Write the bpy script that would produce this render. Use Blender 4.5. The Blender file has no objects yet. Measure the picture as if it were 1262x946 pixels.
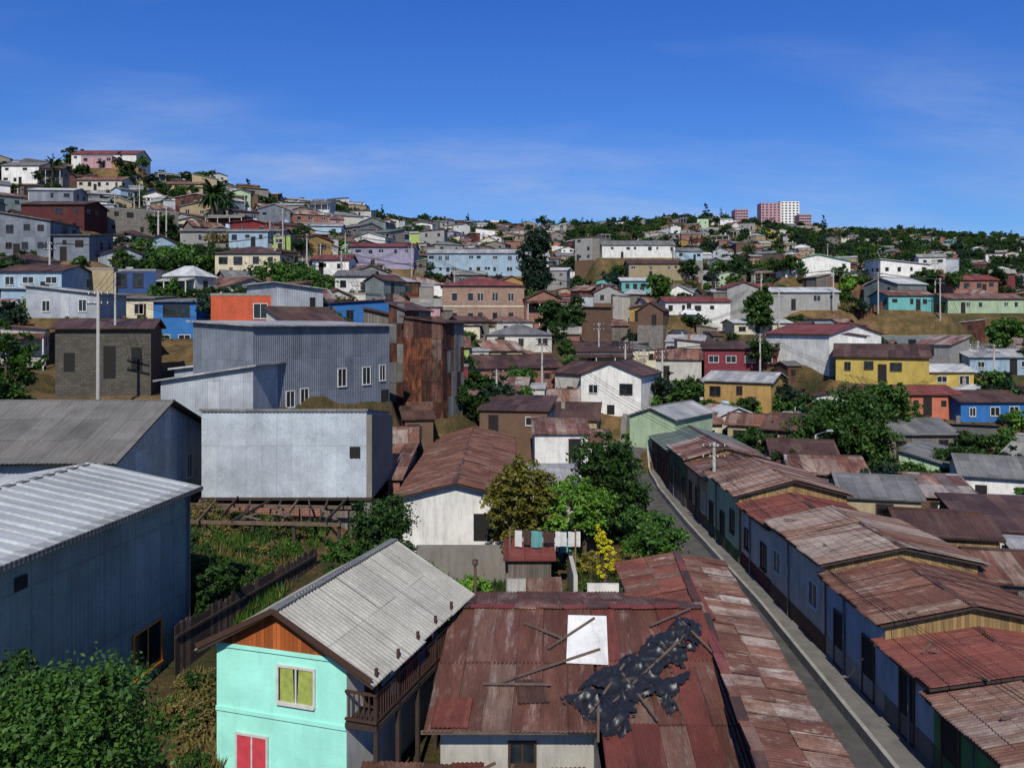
import bpy, math, random, time, bisect
import numpy as np
from mathutils import Vector, noise
T0=time.time()
R=random.Random(11)
scene=bpy.context.scene
def srgb(h):
    h=h.lstrip('#'); o=[]
    for i in (0,2,4):
        c=int(h[i:i+2],16)/255
        o.append(c/12.92 if c<=.04045 else ((c+.055)/1.055)**2.4)
    return (o[0],o[1],o[2],1)
# ------------------------------------------------------------ materials
def newmat(name):
    m=bpy.data.materials.new(name); m.use_nodes=True
    nt=m.node_tree
    b=nt.nodes.get('Principled BSDF')
    return m,nt,b
def sock(nt,dst,v):
    if isinstance(v,bpy.types.NodeSocket): nt.links.new(v,dst)
    else: dst.default_value=v
def M(nt,op,a,b=None,c=None):
    n=nt.nodes.new('ShaderNodeMath'); n.operation=op
    sock(nt,n.inputs[0],a)
    if b is not None: sock(nt,n.inputs[1],b)
    if c is not None: sock(nt,n.inputs[2],c)
    return n.outputs[0]
def MIX(nt,f,a,b,t='MIX'):
    n=nt.nodes.new('ShaderNodeMixRGB'); n.blend_type=t
    sock(nt,n.inputs[0],f); sock(nt,n.inputs[1],a); sock(nt,n.inputs[2],b)
    return n.outputs[0]
def NOISE(nt,vec,scale,detail=5,rough=.6):
    n=nt.nodes.new('ShaderNodeTexNoise')
    if vec is not None: nt.links.new(vec,n.inputs['Vector'])
    n.inputs['Scale'].default_value=scale; n.inputs['Detail'].default_value=detail
    n.inputs['Roughness'].default_value=rough
    return n.outputs['Fac']
def RANGE(nt,v,a,b,c=0,d=1):
    n=nt.nodes.new('ShaderNodeMapRange'); n.clamp=True
    nt.links.new(v,n.inputs[0])
    for i,x in enumerate((a,b,c,d)): n.inputs[i+1].default_value=x
    return n.outputs[0]
def COMB(nt,x,y,z):
    n=nt.nodes.new('ShaderNodeCombineXYZ')
    for i,v in enumerate((x,y,z)): sock(nt,n.inputs[i],v)
    return n.outputs[0]
def RAMP(nt,v,cols):
    n=nt.nodes.new('ShaderNodeValToRGB'); nt.links.new(v,n.inputs[0])
    e=n.color_ramp.elements
    k=len(cols)
    e[0].position=0; e[0].color=cols[0]
    e[1].position=1; e[1].color=cols[-1]
    for i in range(1,k-1):
        x=e.new(i/(k-1)); x.color=cols[i]
    return n.outputs[0]
def BUMP(nt,b,h,strength,dist=.02):
    n=nt.nodes.new('ShaderNodeBump'); n.inputs['Strength'].default_value=strength
    n.inputs['Distance'].default_value=dist
    nt.links.new(h,n.inputs['Height']); nt.links.new(n.outputs[0],b.inputs['Normal'])
def uvsep(nt):
    uv=nt.nodes.new('ShaderNodeUVMap'); s=nt.nodes.new('ShaderNodeSeparateXYZ')
    nt.links.new(uv.outputs[0],s.inputs[0]); return s.outputs[0],s.outputs[1]
def sheetmat(name,cols,rust=.4,rustcol='5a3324',sp=.18,bump=.6,rough=.65,sw=.85,sl=2.4,seam_lap_shade=.3,lo=.48,hi=.66,bare=0,barecol='9a948c'):
    m,nt,b=newmat(name); u,v=uvsep(nt)
    oi=nt.nodes.new('ShaderNodeObjectInfo').outputs['Random']
    us=M(nt,'DIVIDE',u,sw); vs=M(nt,'DIVIDE',v,sl)
    wn=nt.nodes.new('ShaderNodeTexWhiteNoise'); wn.noise_dimensions='3D'
    nt.links.new(COMB(nt,M(nt,'FLOOR',us),M(nt,'FLOOR',vs),M(nt,'MULTIPLY',oi,57.3)),wn.inputs['Vector'])
    base=RAMP(nt,wn.outputs['Value'],[srgb(c) for c in cols])
    vec2=COMB(nt,u,v,M(nt,'MULTIPLY',oi,13.0))
    c=base
    if bare:
        vb=COMB(nt,M(nt,'MULTIPLY',u,1.0),M(nt,'MULTIPLY',v,.22),M(nt,'MULTIPLY',oi,77.0))
        c=MIX(nt,RANGE(nt,NOISE(nt,vb,2.3,7,.75),.53,.68,0,bare),c,srgb(barecol))
    vec=COMB(nt,u,M(nt,'MULTIPLY',v,.25),M(nt,'MULTIPLY',oi,31.0))
    n1=RANGE(nt,NOISE(nt,vec,1.9,9,.75),lo,hi,0,rust)
    c=MIX(nt,n1,c,srgb(rustcol))
    n2=RANGE(nt,NOISE(nt,vec2,.45,6,.7),.3,.7,.68,1.2)
    n3=RANGE(nt,NOISE(nt,vec2,12,4,.7),.3,.7,.8,1.15)
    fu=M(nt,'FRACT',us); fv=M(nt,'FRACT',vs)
    s1=M(nt,'MULTIPLY',M(nt,'LESS_THAN',fu,.05),seam_lap_shade); lap_shade=M(nt,'MULTIPLY',M(nt,'LESS_THAN',fv,.025),seam_lap_shade)  # dark side seams; overlap shadow painted into the colour along sheet ends
    k=M(nt,'MULTIPLY',M(nt,'MULTIPLY',n2,n3),M(nt,'SUBTRACT',1.0,M(nt,'MAXIMUM',s1,lap_shade)))
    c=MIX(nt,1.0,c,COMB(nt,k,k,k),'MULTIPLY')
    nt.links.new(c,b.inputs['Base Color']); b.inputs['Roughness'].default_value=rough
    b.inputs['Specular IOR Level'].default_value=.3
    if sp>0:
        BUMP(nt,b,M(nt,'SINE',M(nt,'MULTIPLY',u,2*math.pi/sp)),bump,.02)
    else:
        BUMP(nt,b,NOISE(nt,vec2,20,4),.25,.01)
    return m
def plaster(name,col,stain=.35,kind='p'):
    m,nt,b=newmat(name); u,v=uvsep(nt)
    oi=nt.nodes.new('ShaderNodeObjectInfo').outputs['Random']
    vec=COMB(nt,u,v,M(nt,'MULTIPLY',oi,41.0))
    vst=COMB(nt,M(nt,'MULTIPLY',u,2.2),M(nt,'MULTIPLY',v,.35),M(nt,'MULTIPLY',oi,17.0))
    c=srgb(col)
    if kind in('brick','stone'):
        br=nt.nodes.new('ShaderNodeTexBrick'); nt.links.new(vec,br.inputs['Vector'])
        br.inputs['Scale'].default_value=1
        if kind=='brick': bw,rh,ms,mc=.3,.12,.012,srgb('9a8c80')
        else: bw,rh,ms,mc=.45,.22,.02,tuple(x*.5 for x in c[:3])+(1,)
        br.inputs['Brick Width'].default_value=bw; br.inputs['Row Height'].default_value=rh
        br.inputs['Mortar Size'].default_value=ms
        br.inputs['Color1'].default_value=c; br.inputs['Color2'].default_value=tuple(x*.65 for x in c[:3])+(1,)
        br.inputs['Mortar'].default_value=mc; base=br.outputs['Color']
    elif kind=='wood':
        wn=nt.nodes.new('ShaderNodeTexWhiteNoise'); wn.noise_dimensions='2D'
        nt.links.new(COMB(nt,M(nt,'FLOOR',M(nt,'DIVIDE',u,.14)),M(nt,'MULTIPLY',oi,17.0),0.0),wn.inputs['Vector'])
        f=RANGE(nt,wn.outputs['Value'],0,1,.6,1.15)
        fr=M(nt,'FRACT',M(nt,'DIVIDE',u,.14))
        f=M(nt,'MULTIPLY',f,M(nt,'SUBTRACT',1.0,M(nt,'MULTIPLY',M(nt,'LESS_THAN',fr,.1),.6)))
        base=MIX(nt,1.0,c,COMB(nt,f,f,f),'MULTIPLY')
    else: base=MIX(nt,0.0,c,c)
    st=RANGE(nt,NOISE(nt,vst,1.3,7,.7),.47,.72,0,stain)
    base=MIX(nt,st,base,tuple(x*.35 for x in (c[0]*.6+.15,c[1]*.6+.13,c[2]*.6+.1))+(1,))
    pk=RANGE(nt,NOISE(nt,vec,1.1,9,.8),.6,.64,0,stain*.6)
    base=MIX(nt,pk,base,srgb('8a7f70'))
    k=M(nt,'MULTIPLY',RANGE(nt,NOISE(nt,vec,.7,6,.65),.3,.7,.8,1.1),RANGE(nt,oi,0,1,.82,1.08))
    base=MIX(nt,1.0,base,COMB(nt,k,k,k),'MULTIPLY')
    nt.links.new(base,b.inputs['Base Color']); b.inputs['Roughness'].default_value=.85
    b.inputs['Specular IOR Level'].default_value=.25
    BUMP(nt,b,NOISE(nt,vec,9,6),.3,.02)
    return m
def simple(name,col,rough=.6,metal=0,var=.2,scale=4,bump=0):
    m,nt,b=newmat(name); c=srgb(col)
    tc=nt.nodes.new('ShaderNodeTexCoord').outputs['Object']
    k=RANGE(nt,NOISE(nt,tc,scale,5),.3,.7,1-var,1+var*.6)
    nt.links.new(MIX(nt,1.0,c,COMB(nt,k,k,k),'MULTIPLY'),b.inputs['Base Color'])
    b.inputs['Roughness'].default_value=rough; b.inputs['Metallic'].default_value=metal
    if bump: BUMP(nt,b,NOISE(nt,tc,scale*4,5),bump,.03)
    return m
def leafmat(name,c1,c2,c3):
    m,nt,b=newmat(name)
    g=nt.nodes.new('ShaderNodeNewGeometry'); 
    oi=nt.nodes.new('ShaderNodeObjectInfo').outputs['Random']
    tc=nt.nodes.new('ShaderNodeTexCoord').outputs['Object']
    f=M(nt,'ADD',M(nt,'MULTIPLY',g.outputs['Random Per Island'],.55),M(nt,'MULTIPLY',NOISE(nt,tc,.9,2),.5))
    c=RAMP(nt,f,[srgb(c1),srgb(c2),srgb(c3)])
    k=RANGE(nt,oi,0,1,.7,1.12); c=MIX(nt,1.0,c,COMB(nt,k,k,M(nt,'MULTIPLY',k,.9)),'MULTIPLY')
    nt.links.new(c,b.inputs['Base Color']); b.inputs['Roughness'].default_value=.55
    b.inputs['Specular IOR Level'].default_value=.25
    tr=nt.nodes.new('ShaderNodeBsdfTranslucent'); nt.links.new(c,tr.inputs[0])
    mx=nt.nodes.new('ShaderNodeMixShader'); mx.inputs[0].default_value=.22
    out=[n for n in nt.nodes if n.type=='OUTPUT_MATERIAL'][0]
    nt.links.new(b.outputs[0],mx.inputs[1]); nt.links.new(tr.outputs[0],mx.inputs[2]); nt.links.new(mx.outputs[0],out.inputs[0])
    return m
RUST=['5e3c2e','7a5240','4c2f25','86604e','6a4435','80695a','5a382b','94806f']
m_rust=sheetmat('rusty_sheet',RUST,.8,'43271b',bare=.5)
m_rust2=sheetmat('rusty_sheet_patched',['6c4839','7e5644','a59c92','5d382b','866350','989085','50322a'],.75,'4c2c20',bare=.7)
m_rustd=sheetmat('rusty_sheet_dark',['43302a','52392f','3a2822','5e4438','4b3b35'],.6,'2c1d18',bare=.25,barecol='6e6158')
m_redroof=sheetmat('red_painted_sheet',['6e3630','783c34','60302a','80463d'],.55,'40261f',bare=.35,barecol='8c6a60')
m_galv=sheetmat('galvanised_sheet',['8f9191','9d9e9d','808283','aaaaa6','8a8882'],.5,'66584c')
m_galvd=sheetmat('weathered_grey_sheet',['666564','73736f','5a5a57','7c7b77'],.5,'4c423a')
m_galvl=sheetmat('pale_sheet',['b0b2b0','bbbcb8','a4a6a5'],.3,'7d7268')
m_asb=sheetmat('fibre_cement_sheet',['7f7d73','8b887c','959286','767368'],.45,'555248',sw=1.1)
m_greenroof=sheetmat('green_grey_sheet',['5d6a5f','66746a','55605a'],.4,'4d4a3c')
m_bluewall=sheetmat('blue_grey_sheet_wall',['696f77','70767e','61676e','767c83'],.25,'54585e',seam_lap_shade=.15)
m_gwall=sheetmat('green_grey_sheet_wall',['66706f','6d7776','5f6968','717b79'],.3,'4c504c',seam_lap_shade=.2)
m_swall=sheetmat('silver_sheet_wall',['989da0','a3a8ab','8f9498','acb0b1'],.28,'73706a',seam_lap_shade=.2,rough=.5)
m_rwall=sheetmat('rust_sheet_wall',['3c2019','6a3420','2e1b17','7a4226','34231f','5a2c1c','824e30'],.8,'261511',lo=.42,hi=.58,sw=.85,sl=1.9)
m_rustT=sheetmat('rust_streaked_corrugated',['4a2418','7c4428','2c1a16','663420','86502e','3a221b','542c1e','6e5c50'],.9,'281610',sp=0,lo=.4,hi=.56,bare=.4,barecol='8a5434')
m_rustN=sheetmat('rusty_corrugated',['5c3c30','6e483a','54352b','744f40','644036','6e5346','5b3b2f','7c6456'],.7,'45291e',sp=0,lo=.42,hi=.62,bare=.75,barecol='a0958a',seam_lap_shade=.4)
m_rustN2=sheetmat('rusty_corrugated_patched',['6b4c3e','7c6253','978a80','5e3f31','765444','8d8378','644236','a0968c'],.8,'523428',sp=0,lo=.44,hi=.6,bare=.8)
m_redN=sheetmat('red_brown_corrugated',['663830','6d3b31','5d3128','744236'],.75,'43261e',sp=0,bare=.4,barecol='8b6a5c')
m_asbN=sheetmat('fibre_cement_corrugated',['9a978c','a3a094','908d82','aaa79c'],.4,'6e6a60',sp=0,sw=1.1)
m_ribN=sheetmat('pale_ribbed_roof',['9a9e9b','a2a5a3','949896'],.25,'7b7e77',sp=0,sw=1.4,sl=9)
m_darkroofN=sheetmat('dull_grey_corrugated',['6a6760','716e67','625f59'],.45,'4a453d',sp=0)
m_gwallN=sheetmat('green_grey_corrugated',['74807c','7a8682','707b78'],.45,'5c6563',sp=0,seam_lap_shade=.25,sl=3)
m_swallN=sheetmat('silver_corrugated',['a3abaf','acb4b7','9aa2a7'],.15,'7f7e79',sp=0,seam_lap_shade=.15,sl=3)
W={}
for n,c,k in [('white','d2d0c8','p'),('cream','c2b99d','p'),('offwhite','b5b1a5','p'),('grey','8a8984','p'),('dgrey','62615e','p'),
    ('concrete','7d786f','p'),('pblue','93a9b6','p'),('blue','2d69a4','p'),('dblue','2a4672','p'),('teal','5f9a95','p'),('mint','a2ead6','m'),
    ('yellow','b39c4e','p'),('ochre','a0814c','p'),('salmon','b0664f','p'),('orange','b04f33','p'),('red','7f3030','p'),('crimson','74303a','p'),
    ('dred','4f2422','p'),('green','4a7d48','p'),('dgreen','33553a','p'),('lime','9db060','p'),('pgreen','9db08f','p'),('lav','928ca0','p'),('pink','b48c90','p'),
    ('brick','8a4f3c','brick'),('stone','5e594f','stone'),('wood','5c4232','wood'),('woodg','6c655c','wood'),('woodo','ad5e2c','wood'),('woodt','8a7048','wood'),
    ('tan','998a6c','p'),('brown','604a3a','p'),('brickp','9a7864','brick'),('pstone','868078','stone'),('rowblue','8c9aa4','p'),('rowgrey','9c9b95','p')]:
    W[n]=plaster('wall_'+n,c,.15 if k=='m' else .5,k)
m_glass,nt,b=newmat('window_glass')
tc=nt.nodes.new('ShaderNodeTexCoord').outputs['Object']
nt.links.new(RAMP(nt,NOISE(nt,tc,1.3,2),[srgb('0c1014'),srgb('1a2024'),srgb('3a4044')]),b.inputs['Base Color'])
b.inputs['Roughness'].default_value=.12
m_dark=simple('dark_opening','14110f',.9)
m_fw=simple('frame_white','b9b8b2',.6); m_fb=simple('frame_brown','3d271b',.7); m_fo=simple('frame_orange_wood','b8702a',.6)
m_wood=simple('weathered_wood','5b4a3c',.85,0,.35,3,.3); m_woodd=simple('dark_wood','33261f',.85,0,.3,3,.3)
m_conc=simple('concrete','7a766f',.9,0,.3,2,.3); m_pole=simple('pole_concrete','8d8a84',.9,0,.15,3)
m_metal=simple('lamp_metal','8c8f90',.4,.7); m_wire=simple('cable','1c1c1c',.6)
m_tarp,nt,b=newmat('black_plastic'); b.inputs['Base Color'].default_value=(.012,.0125,.014,1); b.inputs['Roughness'].default_value=.42; b.inputs['Specular IOR Level'].default_value=.45
m_black=simple('black_rubber','151515',.8); m_curtain=simple('curtain_yellow_green','8f9a4a',.8,0,.3,6)
m_redcurt=simple('red_shutter','b53a44',.7)
m_asph=simple('asphalt','484641',.95,0,.4,1.2,.3); m_side=simple('pavement','8a867c',.9,0,.3,1.5,.3); m_walk=simple('walkway_concrete','66625b',.9,0,.35,1.2,.3)
m_bark=simple('bark','4a3d32',.95,0,.3,5,.4)
L_dark=leafmat('foliage_dark','152410','264017','3b5620')
L_mid=leafmat('foliage_mid','1f3414','38591f','587830')
L_bright=leafmat('foliage_bright','34541a','547d28','7c9c3a')
L_yel=leafmat('foliage_yellowing','4a561e','6c6c2a','96803a')
L_pine=leafmat('foliage_pine','122018','1e3224','2e4a38')
L_flow=leafmat('flowers_yellow','8a8a1a','b8ae20','d0c840')
L_dry=leafmat('dry_grass','4c4828','6c623a','8a7a4c')
# ------------------------------------------------------------ mesh builder
class MB:
    def __init__(s): s.v=[];s.f=[];s.uv=[];s.m=[];s.mats=[];s.sm=[]
    def mi(s,mat):
        if mat not in s.mats: s.mats.append(mat)
        return s.mats.index(mat)
    def poly(s,pts,mat,uv=None,smooth=False):
        pts=[Vector(p) for p in pts]; i=len(s.v)
        if uv is None:
            n=(pts[1]-pts[0]).cross(pts[2]-pts[1])
            if n.length<1e-9: n=Vector((0,0,1))
            n.normalize()
            if abs(n.z)>.995:
                ud=Vector((1,0,0)); vd=Vector((0,1,0))
            else:
                ud=Vector((0,0,1)).cross(n).normalized(); vd=n.cross(ud)
            uv=[(p.dot(ud),p.dot(vd)) for p in pts]
        s.v+= [tuple(p) for p in pts]; s.f.append(tuple(range(i,i+len(pts)))); s.uv+=list(uv); s.m.append(s.mi(mat)); s.sm.append(smooth)
    def hexa(s,p,mat):
        for q in ((3,2,1,0),(4,5,6,7),(0,1,5,4),(1,2,6,5),(2,3,7,6),(3,0,4,7)): s.poly([p[k] for k in q],mat)
    def box(s,a,b,mat):
        x0,y0,z0=a;x1,y1,z1=b
        s.hexa([(x0,y0,z0),(x1,y0,z0),(x1,y1,z0),(x0,y1,z0),(x0,y0,z1),(x1,y0,z1),(x1,y1,z1),(x0,y1,z1)],mat)
    def beam(s,p,q,w,h,mat):
        p=Vector(p);q=Vector(q);d=(q-p).normalized()
        up=Vector((0,0,1)) if abs(d.z)<.95 else Vector((0,1,0))
        r=d.cross(up).normalized()*w/2; u=r.cross(d).normalized()*h/2
        s.hexa([p-r-u,p+r-u,q+r-u,q-r-u,p-r+u,p+r+u,q+r+u,q-r+u],mat)
    def tube(s,p,q,r0,r1,mat,n=8,cap=True):
        p=Vector(p);q=Vector(q);d=(q-p).normalized()
        up=Vector((0,0,1)) if abs(d.z)<.9 else Vector((0,1,0))
        a=d.cross(up).normalized(); b=d.cross(a)
        i=len(s.v); mi=s.mi(mat)
        for k in range(n):
            t=2*math.pi*k/n; o=a*math.cos(t)+b*math.sin(t)
            s.v.append(tuple(p+o*r0)); s.v.append(tuple(q+o*r1))
        for k in range(n):
            k2=(k+1)%n; s.f.append((i+2*k2,i+2*k,i+2*k+1,i+2*k2+1)); s.uv+=[(k2/n,0),(k/n,0),(k/n,1),(k2/n,1)]; s.m.append(mi); s.sm.append(True)
        if cap:
            s.f.append(tuple(i+2*k+1 for k in range(n))[::-1]); s.uv+=[(0,0)]*n; s.m.append(mi); s.sm.append(False)
    def corr(s,P0,U,V,mat,sp=.12,amp=.02,nv=1,uo=0,vo=0,vl=None,seg=6,rib=False):
        P0=Vector(P0);U=Vector(U);V=Vector(V);n=U.cross(V).normalized()
        if rib: seg=16
        L=U.length; H=V.length; nu=max(4,int(L/sp*seg)); mi=s.mi(mat); i=len(s.v)
        vl=vl or H
        for j in range(nv+1):
            for k in range(nu+1):
                a=k/nu; x=a*L/sp
                hh=math.sin(2*math.pi*x)
                if rib:
                    fx=x%1.0; hh=min(1,max(0,(.16-abs(fx-.5))/.06))
                s.v.append(tuple(P0+U*a+V*(j/nv)+n*hh*amp))
        for j in range(nv):
            for k in range(nu):
                q=i+j*(nu+1)+k
                s.f.append((q,q+1,q+nu+2,q+nu+1)); s.m.append(mi); s.sm.append(not rib)
                u0=uo+k/nu*L;u1=uo+(k+1)/nu*L;v0=vo+j/nv*vl;v1=vo+(j+1)/nv*vl
                s.uv+=[(u0,v0),(u1,v0),(u1,v1),(u0,v1)]
    def sheets(s,P0,U,V,mat,sw=.85,sl=2.4,sp=.125,amp=.018,jit=.02,rng=R,miss=0,rib=False):
        P0=Vector(P0);U=Vector(U);V=Vector(V);n=U.cross(V).normalized(); u=U.normalized(); v=V.normalized()
        nu=max(1,round(U.length/sw)); nv=max(1,round(V.length/sl)); wu=U.length/nu; wv=V.length/nv
        mats=mat if isinstance(mat,(list,tuple)) else [mat]
        ru=rng.randint(0,40)*.85
        for j in range(nv):
            for i in range(nu):
                if rng.random()<miss: continue
                o=n*(rng.random()*jit+j*.004+ (i%2)*.004)
                a=u*(i*wu-.03)+v*(j*wv-(.1 if j else rng.random()*.16*min(1,jit*40)))
                tw=u*rng.uniform(-1,1)*jit*.8
                s.corr(P0+a+o,u*(wu+.06)+v*rng.uniform(-1,1)*jit*.6,v*(wv+.1)+tw+n*rng.uniform(-.3,.6)*jit,rng.choice(mats),sp,amp,1,ru+i*.85+.01,j*2.4+.01,2.38,rib=rib)
    def build(s,name,loc=None,rot=0,parent=None):
        me=bpy.data.meshes.new(name)
        v=s.v
        if loc is None:
            a=np.array(v); c=(a.min(0)+a.max(0))/2; c[2]=a[:,2].min(); v=(a-c).tolist(); loc=tuple(c)
        me.from_pydata(v,[],s.f)
        for m in s.mats: me.materials.append(m)
        me.polygons.foreach_set('material_index',s.m)
        me.polygons.foreach_set('use_smooth',s.sm)
        ul=me.uv_layers.new(name='UVMap'); ul.data.foreach_set('uv',np.array(s.uv,dtype=np.float32).ravel())
        me.update()
        o=bpy.data.objects.new(name,me); o.location=loc; o.rotation_euler=(0,0,rot)
        scene.collection.objects.link(o)
        if parent: o.parent=parent
        return o
# image pixel column / row + estimated forward distance -> world, unprojected through the camera
def px(u,D): return (u-631)/1000*D
def zz(v,D): return (400-v)/1000*D
def pt(u,D): return Vector((px(u,D),D))
# ------------------------------------------------------------ buildings placed by image pixels and estimated distance (built after the terrain, which is terraced for them)
LMS=[]
def lm(name,u0,u1,vt,vb,D,depth,roof,rise,wall,roofm,D2=None,**k): LMS.append((name,u0,u1,vt,vb,D,depth,roof,rise,wall,roofm,D2 or D,k))
def clad(*mm):
    def f(mb,w,d,zb):
        mb.sheets((0,-.04,zb),(w,0,0),(0,0,-zb+.6),list(mm),.85,1.9,.16,.022,.05)
        mb.sheets((w+.04,0,zb),(0,d,0),(0,0,-zb),[m_galvd,m_rustT],.85,2.2,.16,.022,.04)
    return f
lm('stone_house',68,186,405,488,64,7,'gx',.7,'stone',m_rustd,D2=66,wins=[('F',1.0,-1.9,.8,1.5,'n'),('F',3.9,-1.4,.9,2.6,'n'),('F',5.9,-1.5,.8,1.9,'n')],wallL=W['dgrey'])
lm('corrugated_townhouse',312,480,402,500,56,7,'sb',.3,m_bluewall,m_galv,D2=67,wins=[('F',1.6,-4.9,.7,1.1,'w'),('F',3.2,-4.7,.7,1.1,'w'),('F',4.5,-4.6,.7,1.1,'w'),('F',8.2,-3.3,.8,1.3,'w'),('F',10.8,-3.3,.8,1.3,'w'),('F',12.6,-3.2,.6,1.2,'w'),('F',12.9,-5.2,.9,1.0,'n')])
lm('corrugated_annex',198,312,470,508,55,8,'sr',1.0,m_swall,m_galv,D2=54,wins=())
lm('corrugated_annex',215,385,455,475,61,6,'sr',1.2,m_swall,m_galvl,wins=())
lm('rusty_tower_house',498,546,398,514,74,5.5,'sl',.5,m_rwall,m_rustd,D2=73,wins=(),wallR=W['dgrey'],extra=clad(m_rustT,m_rustT,m_rustN))
lm('rusty_tower_house',480,499,382,512,75.5,5.5,'sl',.6,m_rwall,m_rustd,D2=75,wins=(),extra=clad(m_rustT,m_galvd))
lm('rusty_tower_house',448,480,388,470,79,5,'sl',.6,'woodg',m_rustd,wins=[('F',1.3,-1,.8,.8,'n')])
lm('orange_house',260,340,362,412,80,8,'flat',0,'orange',m_galvd,wins=[('F',4.9,-1.0,1.3,1.4,'w')])
lm('corrugated_house',340,398,356,402,79,8,'sl',.5,m_swall,m_galv,wins=[('F',3.8,-.8,.6,2.0,'n')],D2=82)
lm('blue_house',189,242,372,440,88,7,'sb',.5,'blue',m_galvd,wins=[('F',2.5,-.4,2.8,1.1,'b'),('F',1.2,-3.6,1.2,.9,'w'),('F',3.4,-3.6,1.2,.9,'w')],wallL=W['ochre'])
lm('ochre_house',130,189,368,398,90,7,'sb',.4,'cream',m_galvd)
lm('tan_house',78,140,330,362,98,7,'flat',0,'tan',m_galv,wins=())
lm('blue_trimmed_house',140,192,332,362,99,7,'flat',0,'grey',m_conc,wins=[('F',1,-.5,1.2,1.6,'b'),('F',3,-.5,1.2,1.6,'b')],wallF=W['dblue'])
lm('white_metal_house',32,120,362,392,80,6,'sl',.8,m_swall,m_galv,wins=[('F',5.6,-.6,.7,1.1,'w'),('F',2,-.7,.7,1,'w')])
lm('pale_blue_house',0,76,334,370,92,7,'gx',.8,'pblue',m_rustd)
lm('grey_metal_house',0,62,272,318,118,8,'sl',1.2,m_bluewall,m_galvd)
lm('grey_metal_house',66,110,290,322,116,7,'sb',.8,m_bluewall,m_galvd)
lm('dark_red_house',26,104,252,285,142,8,'gx',1,'dred',m_rustd)
lm('stone_ruin',114,220,258,300,150,8,'flat',0,'pstone',m_conc,kind='n',D2=158)
lm('long_grey_house',222,345,285,305,150,9,'gx',.8,'grey',m_galvd,kind='w')
lm('light_blue_house',282,330,285,306,146,6,'sb',.6,'pblue',m_galvl)
lm('lime_house',331,358,290,309,148,6,'flat',0,'lime',m_galv)
lm('cream_house',265,345,312,345,122,8,'hip',1.3,'cream',m_rustd,kind='b')
lm('white_house',385,430,320,338,140,7,'gx',1,'white',m_redroof)
lm('pink_white_house',413,458,340,364,128,7,'gx',1,'white',m_galvd)
lm('lavender_apartment_house',432,510,304,332,172,9,'gx',1,'lav',m_redroof,kind='w')
lm('long_apartment_house',527,643,312,340,188,9,'gx',1.2,'pblue',m_galv,kind='w',dens=1.3)
def brx(mb,w,d,zb): mb.box((-.08,-.08,-3.5),(w+.08,-.0,-3.25),W['cream']); mb.box((w,-.08,-3.5),(w+.08,d,-3.25),W['cream'])
lm('brick_apartment_building',545,646,352,402,132,11,'hip',1.6,'brickp',m_redroof,wins=[('F',x,z,.8,1.3,'w') for x in (2,4.6,6.2,8.6,11.2) for z in (-1.2,-4.4)]+[('L',x,-1.2,.8,1.3,'w') for x in (2,5,8)],extra=brx,D2=133)
lm('white_dark_roofed_house',716,790,462,512,94,8,'gy',1.4,'white',m_rustd,D2=91,wins=[('F',1.5,-1.2,1.0,.9,'w'),('F',5.4,-1.0,1.4,1.1,'b'),('F',1.2,-3.3,.9,1.3,'n'),('F',3.6,-3.4,.9,1.1,'n')])
lm('white_dark_roofed_house',684,718,460,498,98,8,'gx',1.2,'offwhite',m_rustd,D2=95)
lm('white_villa',600,680,412,434,112,9,'hip',1.5,'offwhite',m_galvd,kind='b')
lm('pale_green_house',776,832,514,556,78,8,'gy',.9,'pgreen',m_galv,D2=75,wins=())
lm('beige_house',832,890,522,545,84,6,'gx',.7,'cream',m_rust)
lm('two_tone_house',868,950,470,510,98,8,'gx',.9,'ochre',m_galv,D2=94,wallL=W['pblue'])
lm('crimson_house',868,958,430,466,116,9,'gx',.9,'crimson',m_rustd,D2=114,wins=[('F',x,-1.0,1.3,.9,'w') for x in (1.3,3.7,6.3,8.6)])
lm('white_three_storey_house',961,1020,414,484,119,6,'gx',.4,'white',m_redroof,D2=108,wins=[('F',x,z,.8,1.0,'b') for x in (2,5,8,11) for z in (-1.1,-3.8,-6.3)])
lm('white_gabled_house',1022,1086,412,450,107,11,'gy',1.3,'white',m_redroof,D2=112,wins=())
lm('yellow_house',1030,1145,440,470,101,9,'gx',1.4,'yellow',m_rustd,D2=97,kind='b')
lm('salmon_house',1115,1182,486,512,92,7,'gx',.7,'salmon',m_redroof,kind='n')
lm('blue_row_house',1184,1262,495,520,90,7,'gx',.9,'blue',m_rustd,kind='w')
lm('white_cottage',1195,1275,440,462,108,8,'gx',.9,'pblue',m_galv)
lm('yellow_cottage',1125,1200,458,478,104,6,'gx',.8,'yellow',m_galvl)
lm('green_cottage',1095,1150,364,382,150,8,'gx',1,'teal',m_rust)
lm('pale_green_row',1168,1262,368,386,150,8,'gx',1,'pgreen',m_rust,kind='w')
lm('red_roofed_house',1170,1230,345,362,170,8,'gx',1.2,'brick',m_redroof)
m_bg=simple('bright_green_roof','4f9a6a',.5)
lm('white_green_roofed_house',968,1048,322,342,190,9,'gy',1.6,'white',m_bg,kind='b')
lm('white_modern_house',1085,1146,326,346,185,8,'sl',1.2,'white',m_galvl)
lm('grey_house',948,1034,360,382,152,8,'gx',1,'grey',m_galvl,kind='w')
lm('red_roofed_house',820,900,372,388,150,8,'gx',1,'white',m_redroof)
lm('white_villa',742,832,302,318,262,10,'gx',1.8,'white',m_galvd,kind='b')
lm('cream_apartment_house',775,850,325,344,215,9,'gx',1.2,'tan',m_rustd)
lm('teal_house',766,802,346,362,170,7,'gx',.8,'teal',m_galvl)
lm('grey_cottage',1186,1290,588,618,62,7,'gx',1.0,'white',m_galvd,D2=60)
lm('red_cottage',940,1000,530,570,80,7,'gx',1.2,'brown',m_rustd,D2=77)
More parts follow.
